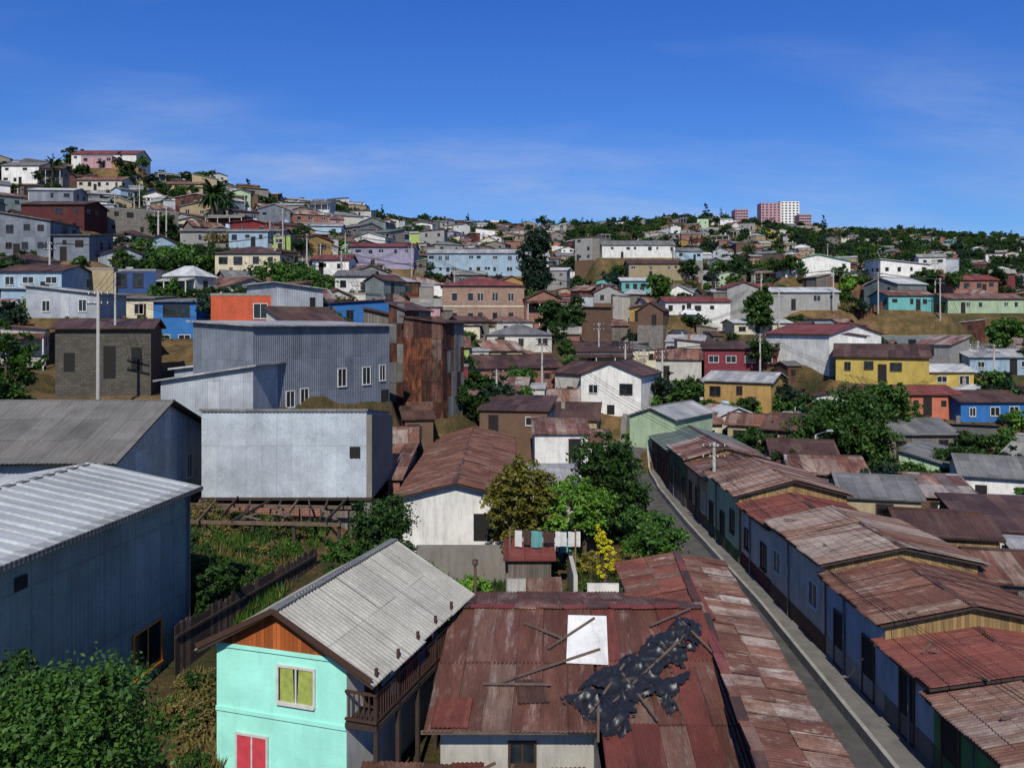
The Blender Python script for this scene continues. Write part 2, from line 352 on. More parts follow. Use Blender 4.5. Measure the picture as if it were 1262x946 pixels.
lm('white_shop',905,975,398,412,140,8,'gx',.6,'cream',m_galvl)
lm('grey_cottage',1088,1180,535,570,78,8,'gx',1.0,'woodg',m_galvd)
lm('white_mansion',88,168,190,206,252,10,'gx',2.0,'white',m_redroof,kind='w')
lm('pink_arcaded_house',100,138,192,206,246,6,'flat',0,'pink',m_conc)
lm('white_house',2,48,204,228,214,9,'gx',1.6,'white',m_galvd,kind='n')
lm('cream_house',195,250,227,240,262,8,'gx',1.4,'tan',m_rust)
lm('white_house',95,150,222,236,225,8,'gx',1.5,'offwhite',m_rust)
for u0,u1,vt,D,wl in ((938,962,250,900,'pink'),(962,985,248,905,'white'),(906,922,258,880,'pink'),(985,1000,264,860,'pink')):
    w=(u1-u0)*D/1000
    lm('apartment_tower',u0,u1,vt,282,D,15,'flat',0,wl,m_conc,wins=[('F',(i+.5)*w/5,-1.2-k*3,2.2,1.5,'w') for i in range(5) for k in range(9)])
PADS=[]
for (name,u0,u1,vt,vb,D,depth,roof,rise,wall,roofm,D2,k) in LMS:
    A=pt(u0,D);B=pt(u1,D2); e=(B-A).normalized(); n=Vector((-e.y,e.x)); w=(B-A).length
    z=zz(vb,(D+D2)/2); c=A+e*w/2+n*depth/2
    fall=min(1.8+max(0,D-62)*.07,9) if D<600 else 25
    PADS.append((A,e,n,w,depth,z,fall,c,w/2+depth/2+fall+1))
PG={}
for p in PADS:
    c,r=p[7],p[8]
    for i in range(int((c.x-r)//20),int((c.x+r)//20)+1):
        for j in range(int((c.y-r)//20),int((c.y+r)//20)+1): PG.setdefault((i,j),[]).append(p)
# ------------------------------------------------------------ terrain
DC=[5,22,32,36,45,60,80,100,130,170,220,300,400,550,700,900,1100,1600,3000]
TB={-300:[-13,-13,-12.6,-11.5,-9,-6,-2,3,11,24,42,66,75,80,85,90,95,100,100],
0:[-13,-13,-12.6,-11.4,-9,-6,-2,2.5,9.5,20,36,54,59,60,65,70,80,90,90],
230:[-14,-13.5,-12.6,-11.4,-10.6,-8,-2.5,2.5,8,16,31,51,57,60,66,70,80,90,90],
400:[-14,-14,-13,-12.4,-11.4,-8.5,-4,1,6,13,23,38,56,66,70,75,80,90,90],
500:[-14.2,-14.2,-14.2,-14,-13.5,-12,-9,-6,-1.5,5,14,29,46,66,72,80,85,90,90],
600:[-14.2,-14.2,-14.2,-14.2,-14,-13.6,-11,-8,-3,4,12,24,42,65,76,85,90,95,95],
700:[-14.2,-14.2,-14.2,-14.2,-14.2,-14,-13.5,-12,-9,-4,3,14,34,62,80,92,100,105,105],
870:[-14.2,-14.2,-14.2,-14.2,-14.2,-14.2,-14,-13,-10,-5,1,14,34,66,88,100,108,115,115],
1100:[-14.2,-14.2,-14.2,-14.2,-14.2,-14.2,-14.5,-13,-10,-5,1,12,26,48,72,100,122,135,140],
1262:[-14.2,-14.2,-14.2,-14.2,-14.2,-14.5,-14.5,-13.5,-10,-4,2,10,22,42,62,90,120,135,140],
1600:[-14.2,-14.2,-14.2,-14.2,-14.2,-14.5,-14.5,-13.5,-9,-2,5,14,26,46,66,96,124,140,140]}
UC=sorted(TB); TA=[TB[u] for u in UC]
def h(x,y):
    yy=min(max(y,5.5),2900); u=min(max(631+1000*x/max(y,22),-299),1599)
    i=0
    while UC[i+1]<u: i+=1
    a=(u-UC[i])/(UC[i+1]-UC[i]); a=a*a*(3-2*a)
    k=bisect.bisect_left(DC,yy)-1; k=max(0,min(k,len(DC)-2))
    t=(yy-DC[k])/(DC[k+1]-DC[k])
    z0=TA[i][k]*(1-t)+TA[i][k+1]*t; z1=TA[i+1][k]*(1-t)+TA[i+1][k+1]*t
    amp=.06+min(max(y-110,0)*.008,2.6)
    z=z0*(1-a)+z1*a+amp*noise.noise(Vector((x*.03,y*.03,0)))+ .05*noise.noise(Vector((x*.8,y*.8,3)))
    for (A,e,n,w,d,pz,fall,c,r) in PG.get((int(x//20),int(y//20)),()):
        qx=x-A.x;qy=y-A.y; s=qx*e.x+qy*e.y; t=qx*n.x+qy*n.y
        dx=max(-s,s-w,0);dy=max(-t,t-d,0); dd=math.hypot(dx,dy)
        if dd<fall:
            q=1-dd/fall; q=q*q*(3-2*q); q=min(1,q*1.15); z=z*(1-q)+pz*q
    return z
def grid(a1,st,gr,mx):
    o=[0.0];s=st
    while o[-1]<mx: s=st if o[-1]<a1 else s*gr; o.append(o[-1]+s)
    return o
xp=grid(50,1.25,1.028,2600); xs=[-x for x in xp[:0:-1]]+xp
yp=grid(105,1.25,1.022,2900); ys=[-60,-30,-10]+yp
vs=[];fs=[]
for y in ys:
    for x in xs: vs.append((x,y,h(x,y)))
nx=len(xs)
for j in range(len(ys)-1):
    for i in range(nx-1):
        q=j*nx+i; fs.append((q,q+1,q+nx+1,q+nx))
me=bpy.data.meshes.new('ground'); me.from_pydata(vs,[],fs); me.polygons.foreach_set('use_smooth',[True]*len(fs))
m_gr,nt,b=newmat('hillside_ground'); tc=nt.nodes.new('ShaderNodeTexCoord').outputs['Object']
n1=NOISE(nt,tc,.035,8,.7); n2=NOISE(nt,tc,.6,8,.7)
c=RAMP(nt,M(nt,'ADD',M(nt,'MULTIPLY',RANGE(nt,n1,.35,.65),.5),M(nt,'MULTIPLY',RANGE(nt,n2,.3,.7),.5)),[srgb('262e18'),srgb('3a3c24'),srgb('56492f'),srgb('786040'),srgb('5a4a36')])
nt.links.new(c,b.inputs['Base Color']); b.inputs['Roughness'].default_value=1; b.inputs['Specular IOR Level'].default_value=.1
BUMP(nt,b,NOISE(nt,tc,2.5,8,.7),1.0,.35)
me.materials.append(m_gr); g=bpy.data.objects.new('ground',me); scene.collection.objects.link(g)
# ------------------------------------------------------------ windows / houses
def window(mb,O,U,N,s,zt,w,hh,kind='w',near=True):
    O=Vector((O[0],O[1],0));U=Vector((U[0],U[1],0));N=Vector((N[0],N[1],0))
    def P(a,z,n): return O+U*a+N*n+Vector((0,0,z))
    fm={'w':m_fw,'b':m_fb,'n':None,'o':m_fo,'c':m_fw,'g':m_fb,'D':m_fb,'r':m_fw}.get(kind,m_fw)
    x0=s-w/2;x1=s+w/2;z1=zt;z0=zt-hh
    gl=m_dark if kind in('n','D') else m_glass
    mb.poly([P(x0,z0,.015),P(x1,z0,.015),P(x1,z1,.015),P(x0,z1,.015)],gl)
    if fm is None: return
    def bar(a0,a1,b0,b1,n):
        q=[P(a0,b0,.002),P(a1,b0,.002),P(a1,b0,n),P(a0,b0,n),P(a0,b1,.002),P(a1,b1,.002),P(a1,b1,n),P(a0,b1,n)]
        q=[q[3],q[2],q[1],q[0],q[7],q[6],q[5],q[4]]
        mb.hexa(q,fm)
    t=.07
    if near:
        bar(x0-t,x0,z0-t,z1+t,.06); bar(x1,x1+t,z0-t,z1+t,.06); bar(x0,x1,z1,z1+t,.06); bar(x0-.05,x1+.05,z0-t-.03,z0,.1)
        if kind!='D': bar(s-.025,s+.025,z0,z1,.045)
        if kind=='c':
            mb.poly([P(x0+.05,z0,.03),P(s-.05,z0,.03),P(s-.1,z1,.03),P(x0+.05,z1,.03)],m_curtain)
            mb.poly([P(s+.05,z0,.03),P(x1-.02,z0,.03),P(x1-.02,z1,.03),P(s+.1,z1,.03)],m_curtain)
        if kind=='r':
            mb.poly([P(x0,z0,.03),P(s-.03,z0,.03),P(s-.03,z1,.03),P(x0,z1,.03)],m_redcurt)
            mb.poly([P(s+.03,z0,.03),P(x1,z0,.03),P(x1,z1,.03),P(s+.03,z1,.03)],m_redcurt)
    else:
        bar(x0-t,x1+t,z0-t*1.2,z0,.06)
        if R.random()<.5: bar(x0-t,x1+t,z1,z1+t*.8,.05)
        if R.random()<.5: bar(s-.03,s+.03,z0,z1,.04)
FOOT=[]
def slab(mb,P0,U,V,mat,th=.06,under=None,near=None,skip=0):
    P0=Vector(P0);U=Vector(U);V=Vector(V);n=U.cross(V).normalized()*th
    a,b_,c,d=P0,P0+U,P0+U+V,P0+V
    under=under or m_woodd
    if near:
        mb.poly([a+n*.2,b_+n*.2,c+n*.2,d+n*.2],under)
        mb.sheets(P0+n*.9,U,V,mat,**near)
    else: mb.poly([a+n,b_+n,c+n,d+n],mat)
    mb.poly([d-n,c-n,b_-n,a-n],under)
    em=under if near else mat
    k=.2 if near else 1
    for p,q in ((a,b_),(b_,c),(c,d),(d,a)): mb.poly([p-n,q-n,q+n*k,p+n*k],em)
def house(name,A,B,zt,depth,roof='gx',rise=1.0,ov=.35,wall=None,roofm=None,wins=(),near=None,gmat=None,wallF=None,wallR=None,wallL=None,base=None,basemat=None,lod=True,extra=None,foot=True,wcorr=None,ovr=None,under=None,zbf=None):
    A=Vector(A);B=Vector(B);w=(B-A).length;ang=math.atan2(B.y-A.y,B.x-A.x);d=depth
    ca,sa=math.cos(ang),math.sin(ang)
    cs=[(A.x+ca*x-sa*y,A.y+sa*x+ca*y) for x,y in((0,0),(w,0),(w,d),(0,d))]
    zb=min(h(*c) for c in cs)-.5-zt
    if zbf is not None: zb=zbf-zt
    mb=MB(); wF=wallF or wall; wR=wallR or wall; wL=wallL or wall
    FL=FR=BL=BR=0.0
    if roof=='sb': BL=BR=rise
    if roof=='sf': FL=FR=rise
    if roof=='sl': FL=BL=rise
    if roof=='sr': FR=BR=rise
    def wallq(p,q,zp,zq,mat,apex=None):
        pts=[(p[0],p[1],zb),(q[0],q[1],zb),(q[0],q[1],zq)]+([apex] if apex else [])+[(p[0],p[1],zp)]
        if wcorr and mat in wcorr and not apex and abs(zp-zq)<1e-6:
            P=Vector((p[0],p[1],zb));Q=Vector((q[0],q[1],zb))
            mb.corr(P,Q-P,(0,0,zp-zb),mat,wcorr.get('sp',.15),wcorr.get('amp',.02))
        else: mb.poly(pts,mat)
    aF=(w/2,0,rise) if roof=='gy' else None; aR=(w,d/2,rise) if roof=='gx' else None
    if roof=='gy' and gmat:
        mb.poly([(0,0,zb),(w,0,zb),(w,0,0),(0,0,0)],wF); mb.poly([(-.01,-.03,.0),(w+.01,-.03,.0),(w/2,-.03,rise)],gmat)
        mb.poly([(0,-.03,0),(0,0,0),(w,0,0),(w,-.03,0)],gmat)
    else: wallq((0,0),(w,0),FL,FR,wF,aF)
    wallq((w,0),(w,d),FR,BR,wR,aR)
    wallq((w,d),(0,d),BR,BL,wall,(w/2,d,rise) if roof=='gy' else None)
    wallq((0,d),(0,0),BL,FL,wL,(0,d/2,rise) if roof=='gx' else None)
    z=.07
    kw=dict(near=near,under=under)
    cap=m_galvd if roofm in(m_galv,m_galvd,m_asb,m_asbN,m_ribN,m_darkroofN,m_galvl) else m_rustd
    if roof=='gx':
        s=rise/(d/2)
        slab(mb,(-ov,-ov,z-ov*s),(w+2*ov,0,0),(0,d/2+ov,rise+ov*s),roofm,**kw)
        slab(mb,(w+ov,d+ov,z-ov*s),(-w-2*ov,0,0),(0,-d/2-ov,rise+ov*s),roofm,**kw)
        mb.beam((-ov,d/2,rise+z+.06),(w+ov,d/2,rise+z+.06),.3,.05,cap)
    elif roof=='gy':
        s=rise/(w/2); o2=ovr if ovr is not None else ov
        slab(mb,(-ov,d+ov,z-ov*s),(0,-d-2*ov,0),(w/2+ov,0,rise+ov*s),roofm,**kw)
        slab(mb,(w+o2,-ov,z-o2*s),(0,d+2*ov,0),(-w/2-o2,0,rise+o2*s),roofm,**kw)
        mb.beam((w/2,-ov,rise+z+.06),(w/2,d+ov,rise+z+.06),.3,.05,cap)
    elif roof=='sb': 
        s=rise/d; slab(mb,(-ov,-ov,z-ov*s),(w+2*ov,0,0),(0,d+2*ov,rise+2*ov*s),roofm,**kw)
    elif roof=='sf':
        s=rise/d; slab(mb,(w+ov,d+ov,z-ov*s),(-w-2*ov,0,0),(0,-d-2*ov,rise+2*ov*s),roofm,**kw)
    elif roof=='sl':
        s=rise/w; slab(mb,(w+ov,-ov,z-ov*s),(0,d+2*ov,0),(-w-2*ov,0,rise+2*ov*s),roofm,**kw)
    elif roof=='sr':
        s=rise/w; slab(mb,(-ov,d+ov,z-ov*s),(0,-d-2*ov,0),(w+2*ov,0,rise+2*ov*s),roofm,**kw)
    elif roof=='hip':
        r=min(w,d)/2; o=ov; s=rise/r; e=z-o*s
        c=[(-o,-o,e),(w+o,-o,e),(w+o,d+o,e),(-o,d+o,e)]
        if w>=d: a=(d/2,d/2,rise+z);b2=(w-d/2,d/2,rise+z); F=[[c[0],c[1],b2,a],[c[1],c[2],b2],[c[2],c[3],a,b2],[c[3],c[0],a]]
        else: a=(w/2,w/2,rise+z);b2=(w/2,d-w/2,rise+z); F=[[c[0],c[1],a],[c[1],c[2],b2,a],[c[2],c[3],b2],[c[3],c[0],a,b2]]
        for f in F: mb.poly(f,roofm)
        mb.poly(c[::-1],m_woodd)
    else:
        mb.poly([(0,0,-.25),(w,0,-.25),(w,d,-.25),(0,d,-.25)],roofm)
        t=.12
        for a,b2 in (((-.04,-.04),(w+.04,t)),((-.04,d-t),(w+.04,d+.04)),((-.04,t),(t,d-t)),((w-t,t),(w+.04,d-t))):
            mb.box((a[0],a[1],-.2),(b2[0],b2[1],.06),m_conc)
    FACE={'F':((0,0),(1,0),(0,-1)),'R':((w,0),(0,1),(1,0)),'L':((0,d),(0,-1),(-1,0)),'B':((w,d),(-1,0),(0,1))}
    off=.03 if wcorr else 0
    for wi in wins:
        f,s_,zt_,ww,hh,k=wi; O,U_,N_=FACE[f]
        if zt_-hh<zb: continue
        O=(O[0]+N_[0]*off,O[1]+N_[1]*off)
        window(mb,O,U_,N_,s_,zt_,ww,hh,k,lod)
    if basemat: mb.box((-.06,-.06,zb-.3),(w+.06,d+.06,basemat[1]),basemat[0])
    if extra: extra(mb,w,d,zb)
    o=mb.build(name,(A.x,A.y,zt),ang)
    if foot: FOOT.append((cs,A.y))
    return o
LM=[]
def autow(w,d,H,rng,f2='R',kind=None,dens=1.0):
    o=[]; st=max(1,int(H/2.5)); k=kind or rng.choice('wwbbn')
    for f,L in (('F',w),(f2,d)):
        n=max(1,int(L/2.3*dens))
        for s in range(st):
            for i in range(n):
                if rng.random()<.28: continue
                hh=rng.choice([.7,.9,1.05]); o.append((f,(i+.5)*L/n+rng.uniform(-.3,.3),-.6-s*2.6+rng.uniform(-.1,.05),rng.choice([.6,.8,.95,1.2]),hh,k))
    if H>2.3: o.append(('F',w*rng.uniform(.15,.85),-(H-2.05),.85,2.0,'D'))
    return o
for (name,u0,u1,vt,vb,D,depth,roof,rise,wall,roofm,D2,k) in LMS:
    k=dict(k); zt=zz(vt,(D+D2)/2); A=pt(u0,D);B=pt(u1,D2); w=(B-A).length; H=zt-zz(vb,(D+D2)/2)
    rng=random.Random(int(u0*7+vt)); wins=k.pop('wins',None); kind=k.pop('kind',None); dens=k.pop('dens',1.0)
    if wins is None: wins=autow(w,depth,H,rng,'R' if u0<631 else 'L',kind,dens)
    LM.append((min(u0,u1)-4,max(u0,u1)+4,vt,vb,min(D,D2)))
    house(name,A,B,zt,depth,roof,rise,wall=W[wall] if isinstance(wall,str) else wall,roofm=roofm,wins=wins,lod=D<125,**k)
NR=dict(sw=.85,sl=2.4,sp=.14,amp=.022,jit=.045)
def ex1(mb,w,d,zb):
    mb.beam((-.1,-.42,.02),(w+.3,-.42,.02),.06,.16,m_galvd)
    mb.tube((w-.15,-.1,zb),(w-.15,-.1,-.1),.05,.05,m_galvd,8)
house('metal_clad_workshop',(-14.9,14),(-12.75,32),-6.5,8.6,'gx',.78,.4,wall=m_gwallN,roofm=m_ribN,near=dict(sw=1.4,sl=6,sp=.7,amp=.06,jit=.003,rib=True),
      wcorr={m_gwallN:1,'sp':.2,'amp':.014},wins=[('F',15.2,-4.35,1.7,1.5,'o'),('F',8.9,-.55,.5,.4,'n')],extra=ex1)
house('grey_gabled_house',(-36,38.3),(-18.95,38.3),-6.4,12,'gx',2.15,.5,wall=m_swall,roofm=m_darkroofN,near=dict(sw=1.1,sl=2.6,sp=.2,amp=.025,jit=.015),
      wallR=m_swall,wins=[('R',9.3,-1.2,.7,1.3,'w'),('R',3.5,-2.2,.6,.9,'w')])
def ex3(mb,w,d,zb):
    mb.poly([(w+.3,.02,-5),(w+.3,d,-5),(w+.3,d,-.1),(w+.3,.02,.8)],W['concrete']); mb.poly([(w,.02,-5),(w+.3,.02,-5),(w+.3,.02,.8),(w,.02,.8)],W['concrete'])
    mb.beam((0,-.05,1.03),(w,-.05,1.03),.08,.12,m_galvd); mb.beam((-.05,-.08,zb+.05),(w+.3,-.08,zb+.05),.1,.16,m_woodd)
    mb.box((0,2.5,zb-4),(w,2.7,zb),m_dark); mb.box((w-.2,.3,zb-4),(w+.3,d,zb),W['concrete'])
house('silver_corrugated_building',(-17.6,46),(-8.25,46),-5.9,8,'sf',1.0,.1,wall=m_swallN,roofm=m_galvd,wcorr={m_swallN:1,'sp':.22,'amp':.02},
      wins=[('F',8.7,-1.0,.6,.65,'n')],extra=ex3,zbf=-9.9)
mb=MB()
mb.box((-16.4,46.05,-13),(-10.9,46.3,-10.35),W['brick']); mb.box((-17.8,46.1,-13),(-16.4,46.3,-9.95),W['woodg']); mb.box((-10.9,46.1,-13),(-8.2,46.3,-10.6),W['woodg'])
for i in range(11):
    x=-18.4+i*.9; zt=-9.95+R.uniform(-.15,.12); z2=zt-.1-R.random()*.5
    mb.beam((x+R.uniform(-.3,.3),45.9,zt+.1),(x+R.uniform(-.9,.9),41.6+R.random()*1.6,z2),.09,.13,R.choice([m_wood,m_woodd,m_wood]))
for y,z in ((42.2,-10.2),(45.2,-10.0)): mb.beam((-18.6,y,z),(-8.9,y+R.uniform(-.3,.3),z-.15),.14,.17,m_wood)
for x in (-18.4,-16,-13.4,-11.2,-9.1): mb.beam((x,42.2,-13),(x+R.uniform(-.2,.2),42.2,-10.2),.16,.16,m_woodd)
for _ in range(7):
    x=R.uniform(-18,-10); mb.beam((x,R.uniform(42,45),-10.05),(x+R.uniform(-2,2),R.uniform(42,45),-10.15),.2,.03,m_wood)
mb.box((-18.75,42.0,-13),(-18.6,45.5,-10.3),m_woodd)
mb.build('ruined_pergola')
mb=MB(); p=Vector((-12.3,29.6,0)); q=Vector((-9.7,40.3,0)); n=70
for i in range(n):
    a=p.lerp(q,i/n); c=p.lerp(q,(i+.86)/n); top=-11.0+R.uniform(-.12,.1); bz=min(h(a.x,a.y),-12.2)-.4
    mb.beam((a.x,a.y,(top+bz)/2),(c.x,c.y,(top+bz)/2),.03,top-bz,m_woodd if R.random()<.6 else m_wood)
mb.beam((p.x+.05,p.y,-11.4),(q.x+.05,q.y,-11.4),.06,.1,m_woodd)
mb.build('wooden_fence')
def ex5(mb,w,d,zb):
    fl=-1.75; bx=w+1.0
    mb.box((w,-.1,fl-.14),(bx,d-.4,fl),m_woodd)
    for y in np.arange(0,d-.3,1.45):
        y=float(y)
        mb.beam((bx-.06,y,zb),(bx-.06,y,fl),.12,.12,m_woodd); mb.beam((bx-.06,y,fl),(bx-.06,y,-.12),.08,.08,m_fb)
    for z in (fl+.9,fl+.12): mb.beam((bx-.05,-.08,z),(bx-.05,d-.5,z),.07,.07,m_fb); mb.beam((w,-.08,z),(bx,-.08,z),.07,.07,m_fb)
    for y in np.arange(-.05,d-.5,.16): mb.beam((bx-.05,float(y),fl+.1),(bx-.05,float(y),fl+.9),.035,.035,m_fb)
    for x in np.arange(w+.12,bx,.16): mb.beam((float(x),-.08,fl+.1),(float(x),-.08,fl+.9),.035,.035,m_fb)
    mb.beam((w*.5,-.42,1.32),(-.42,-.42,.0),.04,.16,m_fb); mb.beam((w*.5,-.42,1.32),(w+1.0,-.42,-.32),.04,.16,m_fb)
    for z in (-.02,-1.95): mb.beam((0,-.03,z),(w,-.03,z),.05,.12,W['mint'])
    for i,cm in enumerate((m_fw,m_redcurt,W['blue'],m_fw,W['crimson'])):
        y=1.2+i*1.05; mb.poly([(bx-.2,y,-.75),(bx-.22,y+.5,-.78),(bx-.15,y+.5,-1.5),(bx-.15,y,-1.45)],cm)
house('mint_green_house',(-8.95,24.6),(-4.75,23.3),-9.62,7.4,'gy',1.2,.4,ovr=1.05,wall=W['mint'],wallR=W['white'],gmat=W['woodo'],roofm=m_asbN,
      near=dict(sw=1.1,sl=2.0,sp=.18,amp=.026,jit=.015),wins=[('F',2.75,-.45,1.15,1.0,'c'),('F',1.25,-2.65,1.0,1.3,'r'),('R',1.6,-.3,.9,1.4,'b'),('R',4,-.3,.9,1.4,'w'),('R',5.8,-.3,.9,1.4,'b')],extra=ex5)
mb=MB(); 
mats=[m_rustN,m_rustN,m_rustN,m_rustN2]
s6=.206
def rz(y): return -10.3-(29.5-y)*s6
mb.sheets((-2.5,23.2,rz(23.2)),(4.95,0,0),(.35,6.3,6.3*s6),mats,.85,3.2,.13,.024,.045)
mb.poly([(-2.45,23.3,rz(23.3)-.08),(2.4,23.3,rz(23.3)-.08),(2.6,29.5,-10.4),(-2.1,29.5,-10.4)],m_woodd)
mb.sheets((2.4,17.5,rz(17.5)-.04),(4.0,0,0),(.45,12,12*s6),[m_redN,m_redN,m_rustN],.85,3.0,.13,.024,.045)
mb.poly([(2.4,17.5,rz(17.5)-.12),(6.5,17.5,rz(17.5)-.12),(7.2,29.5,-10.45),(2.8,29.5,-10.45)],m_woodd)
mb.sheets((6.9,34.6,-11.4),(-9.2,0,0),(0,-5.1,1.05),m_rustN,.85,2.4,.13,.02,.03)
mb.poly([(6.9,34.6,-11.5),(-2.3,34.6,-11.5),(-2.3,29.5,-10.45),(6.9,29.5,-10.45)],m_woodd)
for i in range(11): mb.beam((-2.4+i*.84,29.5,-10.22+R.uniform(-.02,.02)),(-1.5+i*.84,29.5,-10.22+R.uniform(-.03,.03)),.35,.04,R.choice([m_rustd,m_rust,m_redroof]))
mb.poly([(-2.1,23.8,-15),(2.4,23.8,-15),(2.4,23.8,rz(23.8)-.1),(-2.1,23.8,rz(23.8)-.1)],W['offwhite'])
mb.poly([(-2.0,34,-15),(-2.1,23.8,-15),(-2.1,23.8,rz(23.8)-.1),(-1.9,29.5,-10.45),(-2.0,34,-11.4)],W['offwhite'])
mb.poly([(2.4,23.8,-15),(2.45,17.9,-15),(2.45,17.9,rz(17.9)-.15),(2.4,23.8,rz(23.8)-.15)],W['offwhite'])
mb.poly([(6.8,34.4,-15),(-2,34.4,-15),(-2,34.4,-11.5),(6.8,34.4,-11.5)],W['concrete'])
window(mb,(0,23.8),(1,0),(0,-1),.3,-12.25,.7,.6,'b')
mb.beam((-2.6,23.15,rz(23.2)-.02),(2.4,23.15,rz(23.2)-.02),.06,.1,m_wood)
mb.build('rusty_roofed_house')
mb=MB(); mb.sheets((-4.2,20.9,-12.75),(3.4,0,0),(0,2.1,.3),[m_rustd,m_rustN,m_redN],.85,2.3,.13,.02,.05); mb.sheets((-.7,21.3,-12.95),(2.8,.2,0),(0,1.7,.25),[m_asbN,m_rustN2,m_rustd],.85,2.0,.13,.02,.07)
mb.poly([(-4.1,21,-15),(-.8,21,-15),(-.8,21,-12.8),(-4.1,21,-12.8)],W['woodg']); mb.poly([(-.6,21.4,-15),(2.0,21.5,-15),(2.0,21.5,-13),(-.6,21.4,-13)],W['pblue'])
for _ in range(9):
    x=R.uniform(-4,2); mb.beam((x,R.uniform(21.2,23),-12.55),(x+R.uniform(-1.5,1.5),R.uniform(21.2,23),-12.4),.09,.05,m_wood)
mb.build('lean_to_shed')
mb=MB()
rb=[(7.75,38.2,-10.72),(5.9,17.5,-10.8)]; eb=[(9.9,38.2,-11.12),(8.3,17.5,-11.15)]
En=Vector(eb[1]); Ef=Vector(eb[0])
mb.sheets(En,Ef-En,Vector(rb[1])-En,[m_rustN2,m_rustN2,m_rustN],.85,1.3,.13,.022,.05)
mb.sheets(Vector((4.9,38.2,-11.2)),Vector((4.6,29.6,-11.2))-Vector((4.9,38.2,-11.2)),Vector((2.85,0,.48)),[m_redN,m_redN,m_rustN],.85,1.5,.13,.022,.04)
mb.poly([(5,38.2,-11.3),(4.8,29.6,-11.3),(6.9,29.6,-10.88),(7.75,38.2,-10.82)],m_woodd)
mb.poly([En+Vector((0,0,-.08)),Ef+Vector((0,0,-.08)),Vector(rb[0])-Vector((0,0,.08)),Vector(rb[1])-Vector((0,0,.08))],m_woodd)
rA,rB=Vector(rb[0])+Vector((0,0,.07)),Vector(rb[1])+Vector((0,0,.07))
for i in range(14): mb.beam(rA.lerp(rB,i/14),rA.lerp(rB,(i+1.03)/14)+Vector((R.uniform(-.04,.04),0,R.uniform(-.01,.02))),.33,.04,R.choice([m_rustd,m_rust,m_redroof]))
mb.poly([(8.1,17.5,-15),(9.65,38,-15),(9.65,38,-11.15),(8.1,17.5,-11.2)],W['tan'])
mb.poly([(9.65,38,-15),(5.2,38,-15),(5.2,38,-11.25),(7.75,38,-10.8),(9.65,38,-11.15)],W['offwhite'])
mb.build('long_rusty_roofed_house')
FOOT.append(([(-3,17),(10,17),(10,38.5),(-3,38.5)],17))
mb=MB(); mb.hexa([(1.75,26.2,rz(26.2)+.07),(3.1,26.1,rz(26.1)+.07),(3.35,28.8,rz(28.8)+.07),(2.0,28.9,rz(28.9)+.07),(1.75,26.2,rz(26.2)+.1),(3.1,26.1,rz(26.1)+.1),(3.35,28.8,rz(28.8)+.12),(2.0,28.9,rz(28.9)+.1)],W['white']); mb.build('white_panel')
mb=MB()
for a,b_ in (((-.3,25.2),(2.9,26.8)),((.4,28.4),(1.7,27.4)),((2.2,23.6),(3.6,26.0)),((1.2,26.9),(2.9,28.6)),((5.8,28.9),(7.2,24.9)),((-.9,25.1),(1.2,25.0)),((3.0,24.2),(5.9,27.6)),((4.8,28.2),(6.4,29.2)),((2.4,22.6),(2.6,24.4)),((3.4,25.8),(4.2,23.4))):
    mb.beam((a[0],a[1],rz(a[1])+.12),(b_[0],b_[1],rz(b_[1])+.16),.07,.05,m_wood)
mb.build('loose_planks')
mb=MB(); mb.sheets((-2.3,23.25,rz(23.25)+.08),(1.0,0,0),(.1,1.2,1.2*s6),m_redN,1,1.2,.13,.02,.02); mb.sheets((.2,24.3,rz(24.3)+.08),(.9,.1,0),(-.1,1.0,1.0*s6),m_rustd,.9,1,.13,.02,.02); mb.build('loose_roof_sheet')
# torn black plastic sheeting: a main sheet plus ragged strips, lying in folds
mb=MB(); mi=mb.mi(m_tarp)
def ztarp(x,y,c):
    q=x*.75+y*.65; r=-x*.65+y*.75
    f1=max(0,1-abs(noise.noise(Vector((q*.9,r*2.2,9))))*3.0)
    f2=max(0,1-abs(noise.noise(Vector((q*2.0,r*1.3,4))))*3.2)
    f3=noise.noise(Vector((x*5,y*5,2)))
    return rz(y)+.06+(.16*f1*f1+.09*f2*f2+.02*f3+.16*max(0,noise.noise(Vector((x*1.1,y*1.1,33)))))*(1-min(1,c)**4)
def ragged(cx,cy,lx,ly,ang,seed,nu,nv):
    keep=set();P={}
    for i in range(nu+1):
        for j in range(nv+1):
            a=i/nu*2-1;c=j/nv*2-1
            x0=a*lx;y0=c*ly; x=cx+x0*math.cos(ang)-y0*math.sin(ang);y=cy+x0*math.sin(ang)+y0*math.cos(ang)
            x+=.25*noise.noise(Vector((x*1.3,y*1.3,seed)));y+=.3*noise.noise(Vector((x*1.3,y*1.3,seed+7)))
            P[i,j]=(x,y,ztarp(x,y,max(abs(a),abs(c))))
    for i in range(nu):
        for j in range(nv):
            a=abs(i/nu*2-1);c=abs(j/nv*2-1)
            r=(a**3+c**3)**(1/3)
            e=.86+.45*noise.noise(Vector((i/nu*5,j/nv*3,seed+.5)))+.22*noise.noise(Vector((i/nu*17,j/nv*11,seed)))
            if r<e and noise.noise(Vector((i/nu*7,j/nv*5,seed+30)))<.5: keep.add((i,j))
    vi={}
    for (i,j) in sorted(keep):
        q=[]
        for k in ((i,j),(i+1,j),(i+1,j+1),(i,j+1)):
            if k not in vi: vi[k]=len(mb.v); mb.v.append(P[k])
            q.append(vi[k])
        mb.f.append(tuple(q)); mb.uv+=[(0,0)]*4; mb.m.append(mi); mb.sm.append(True)
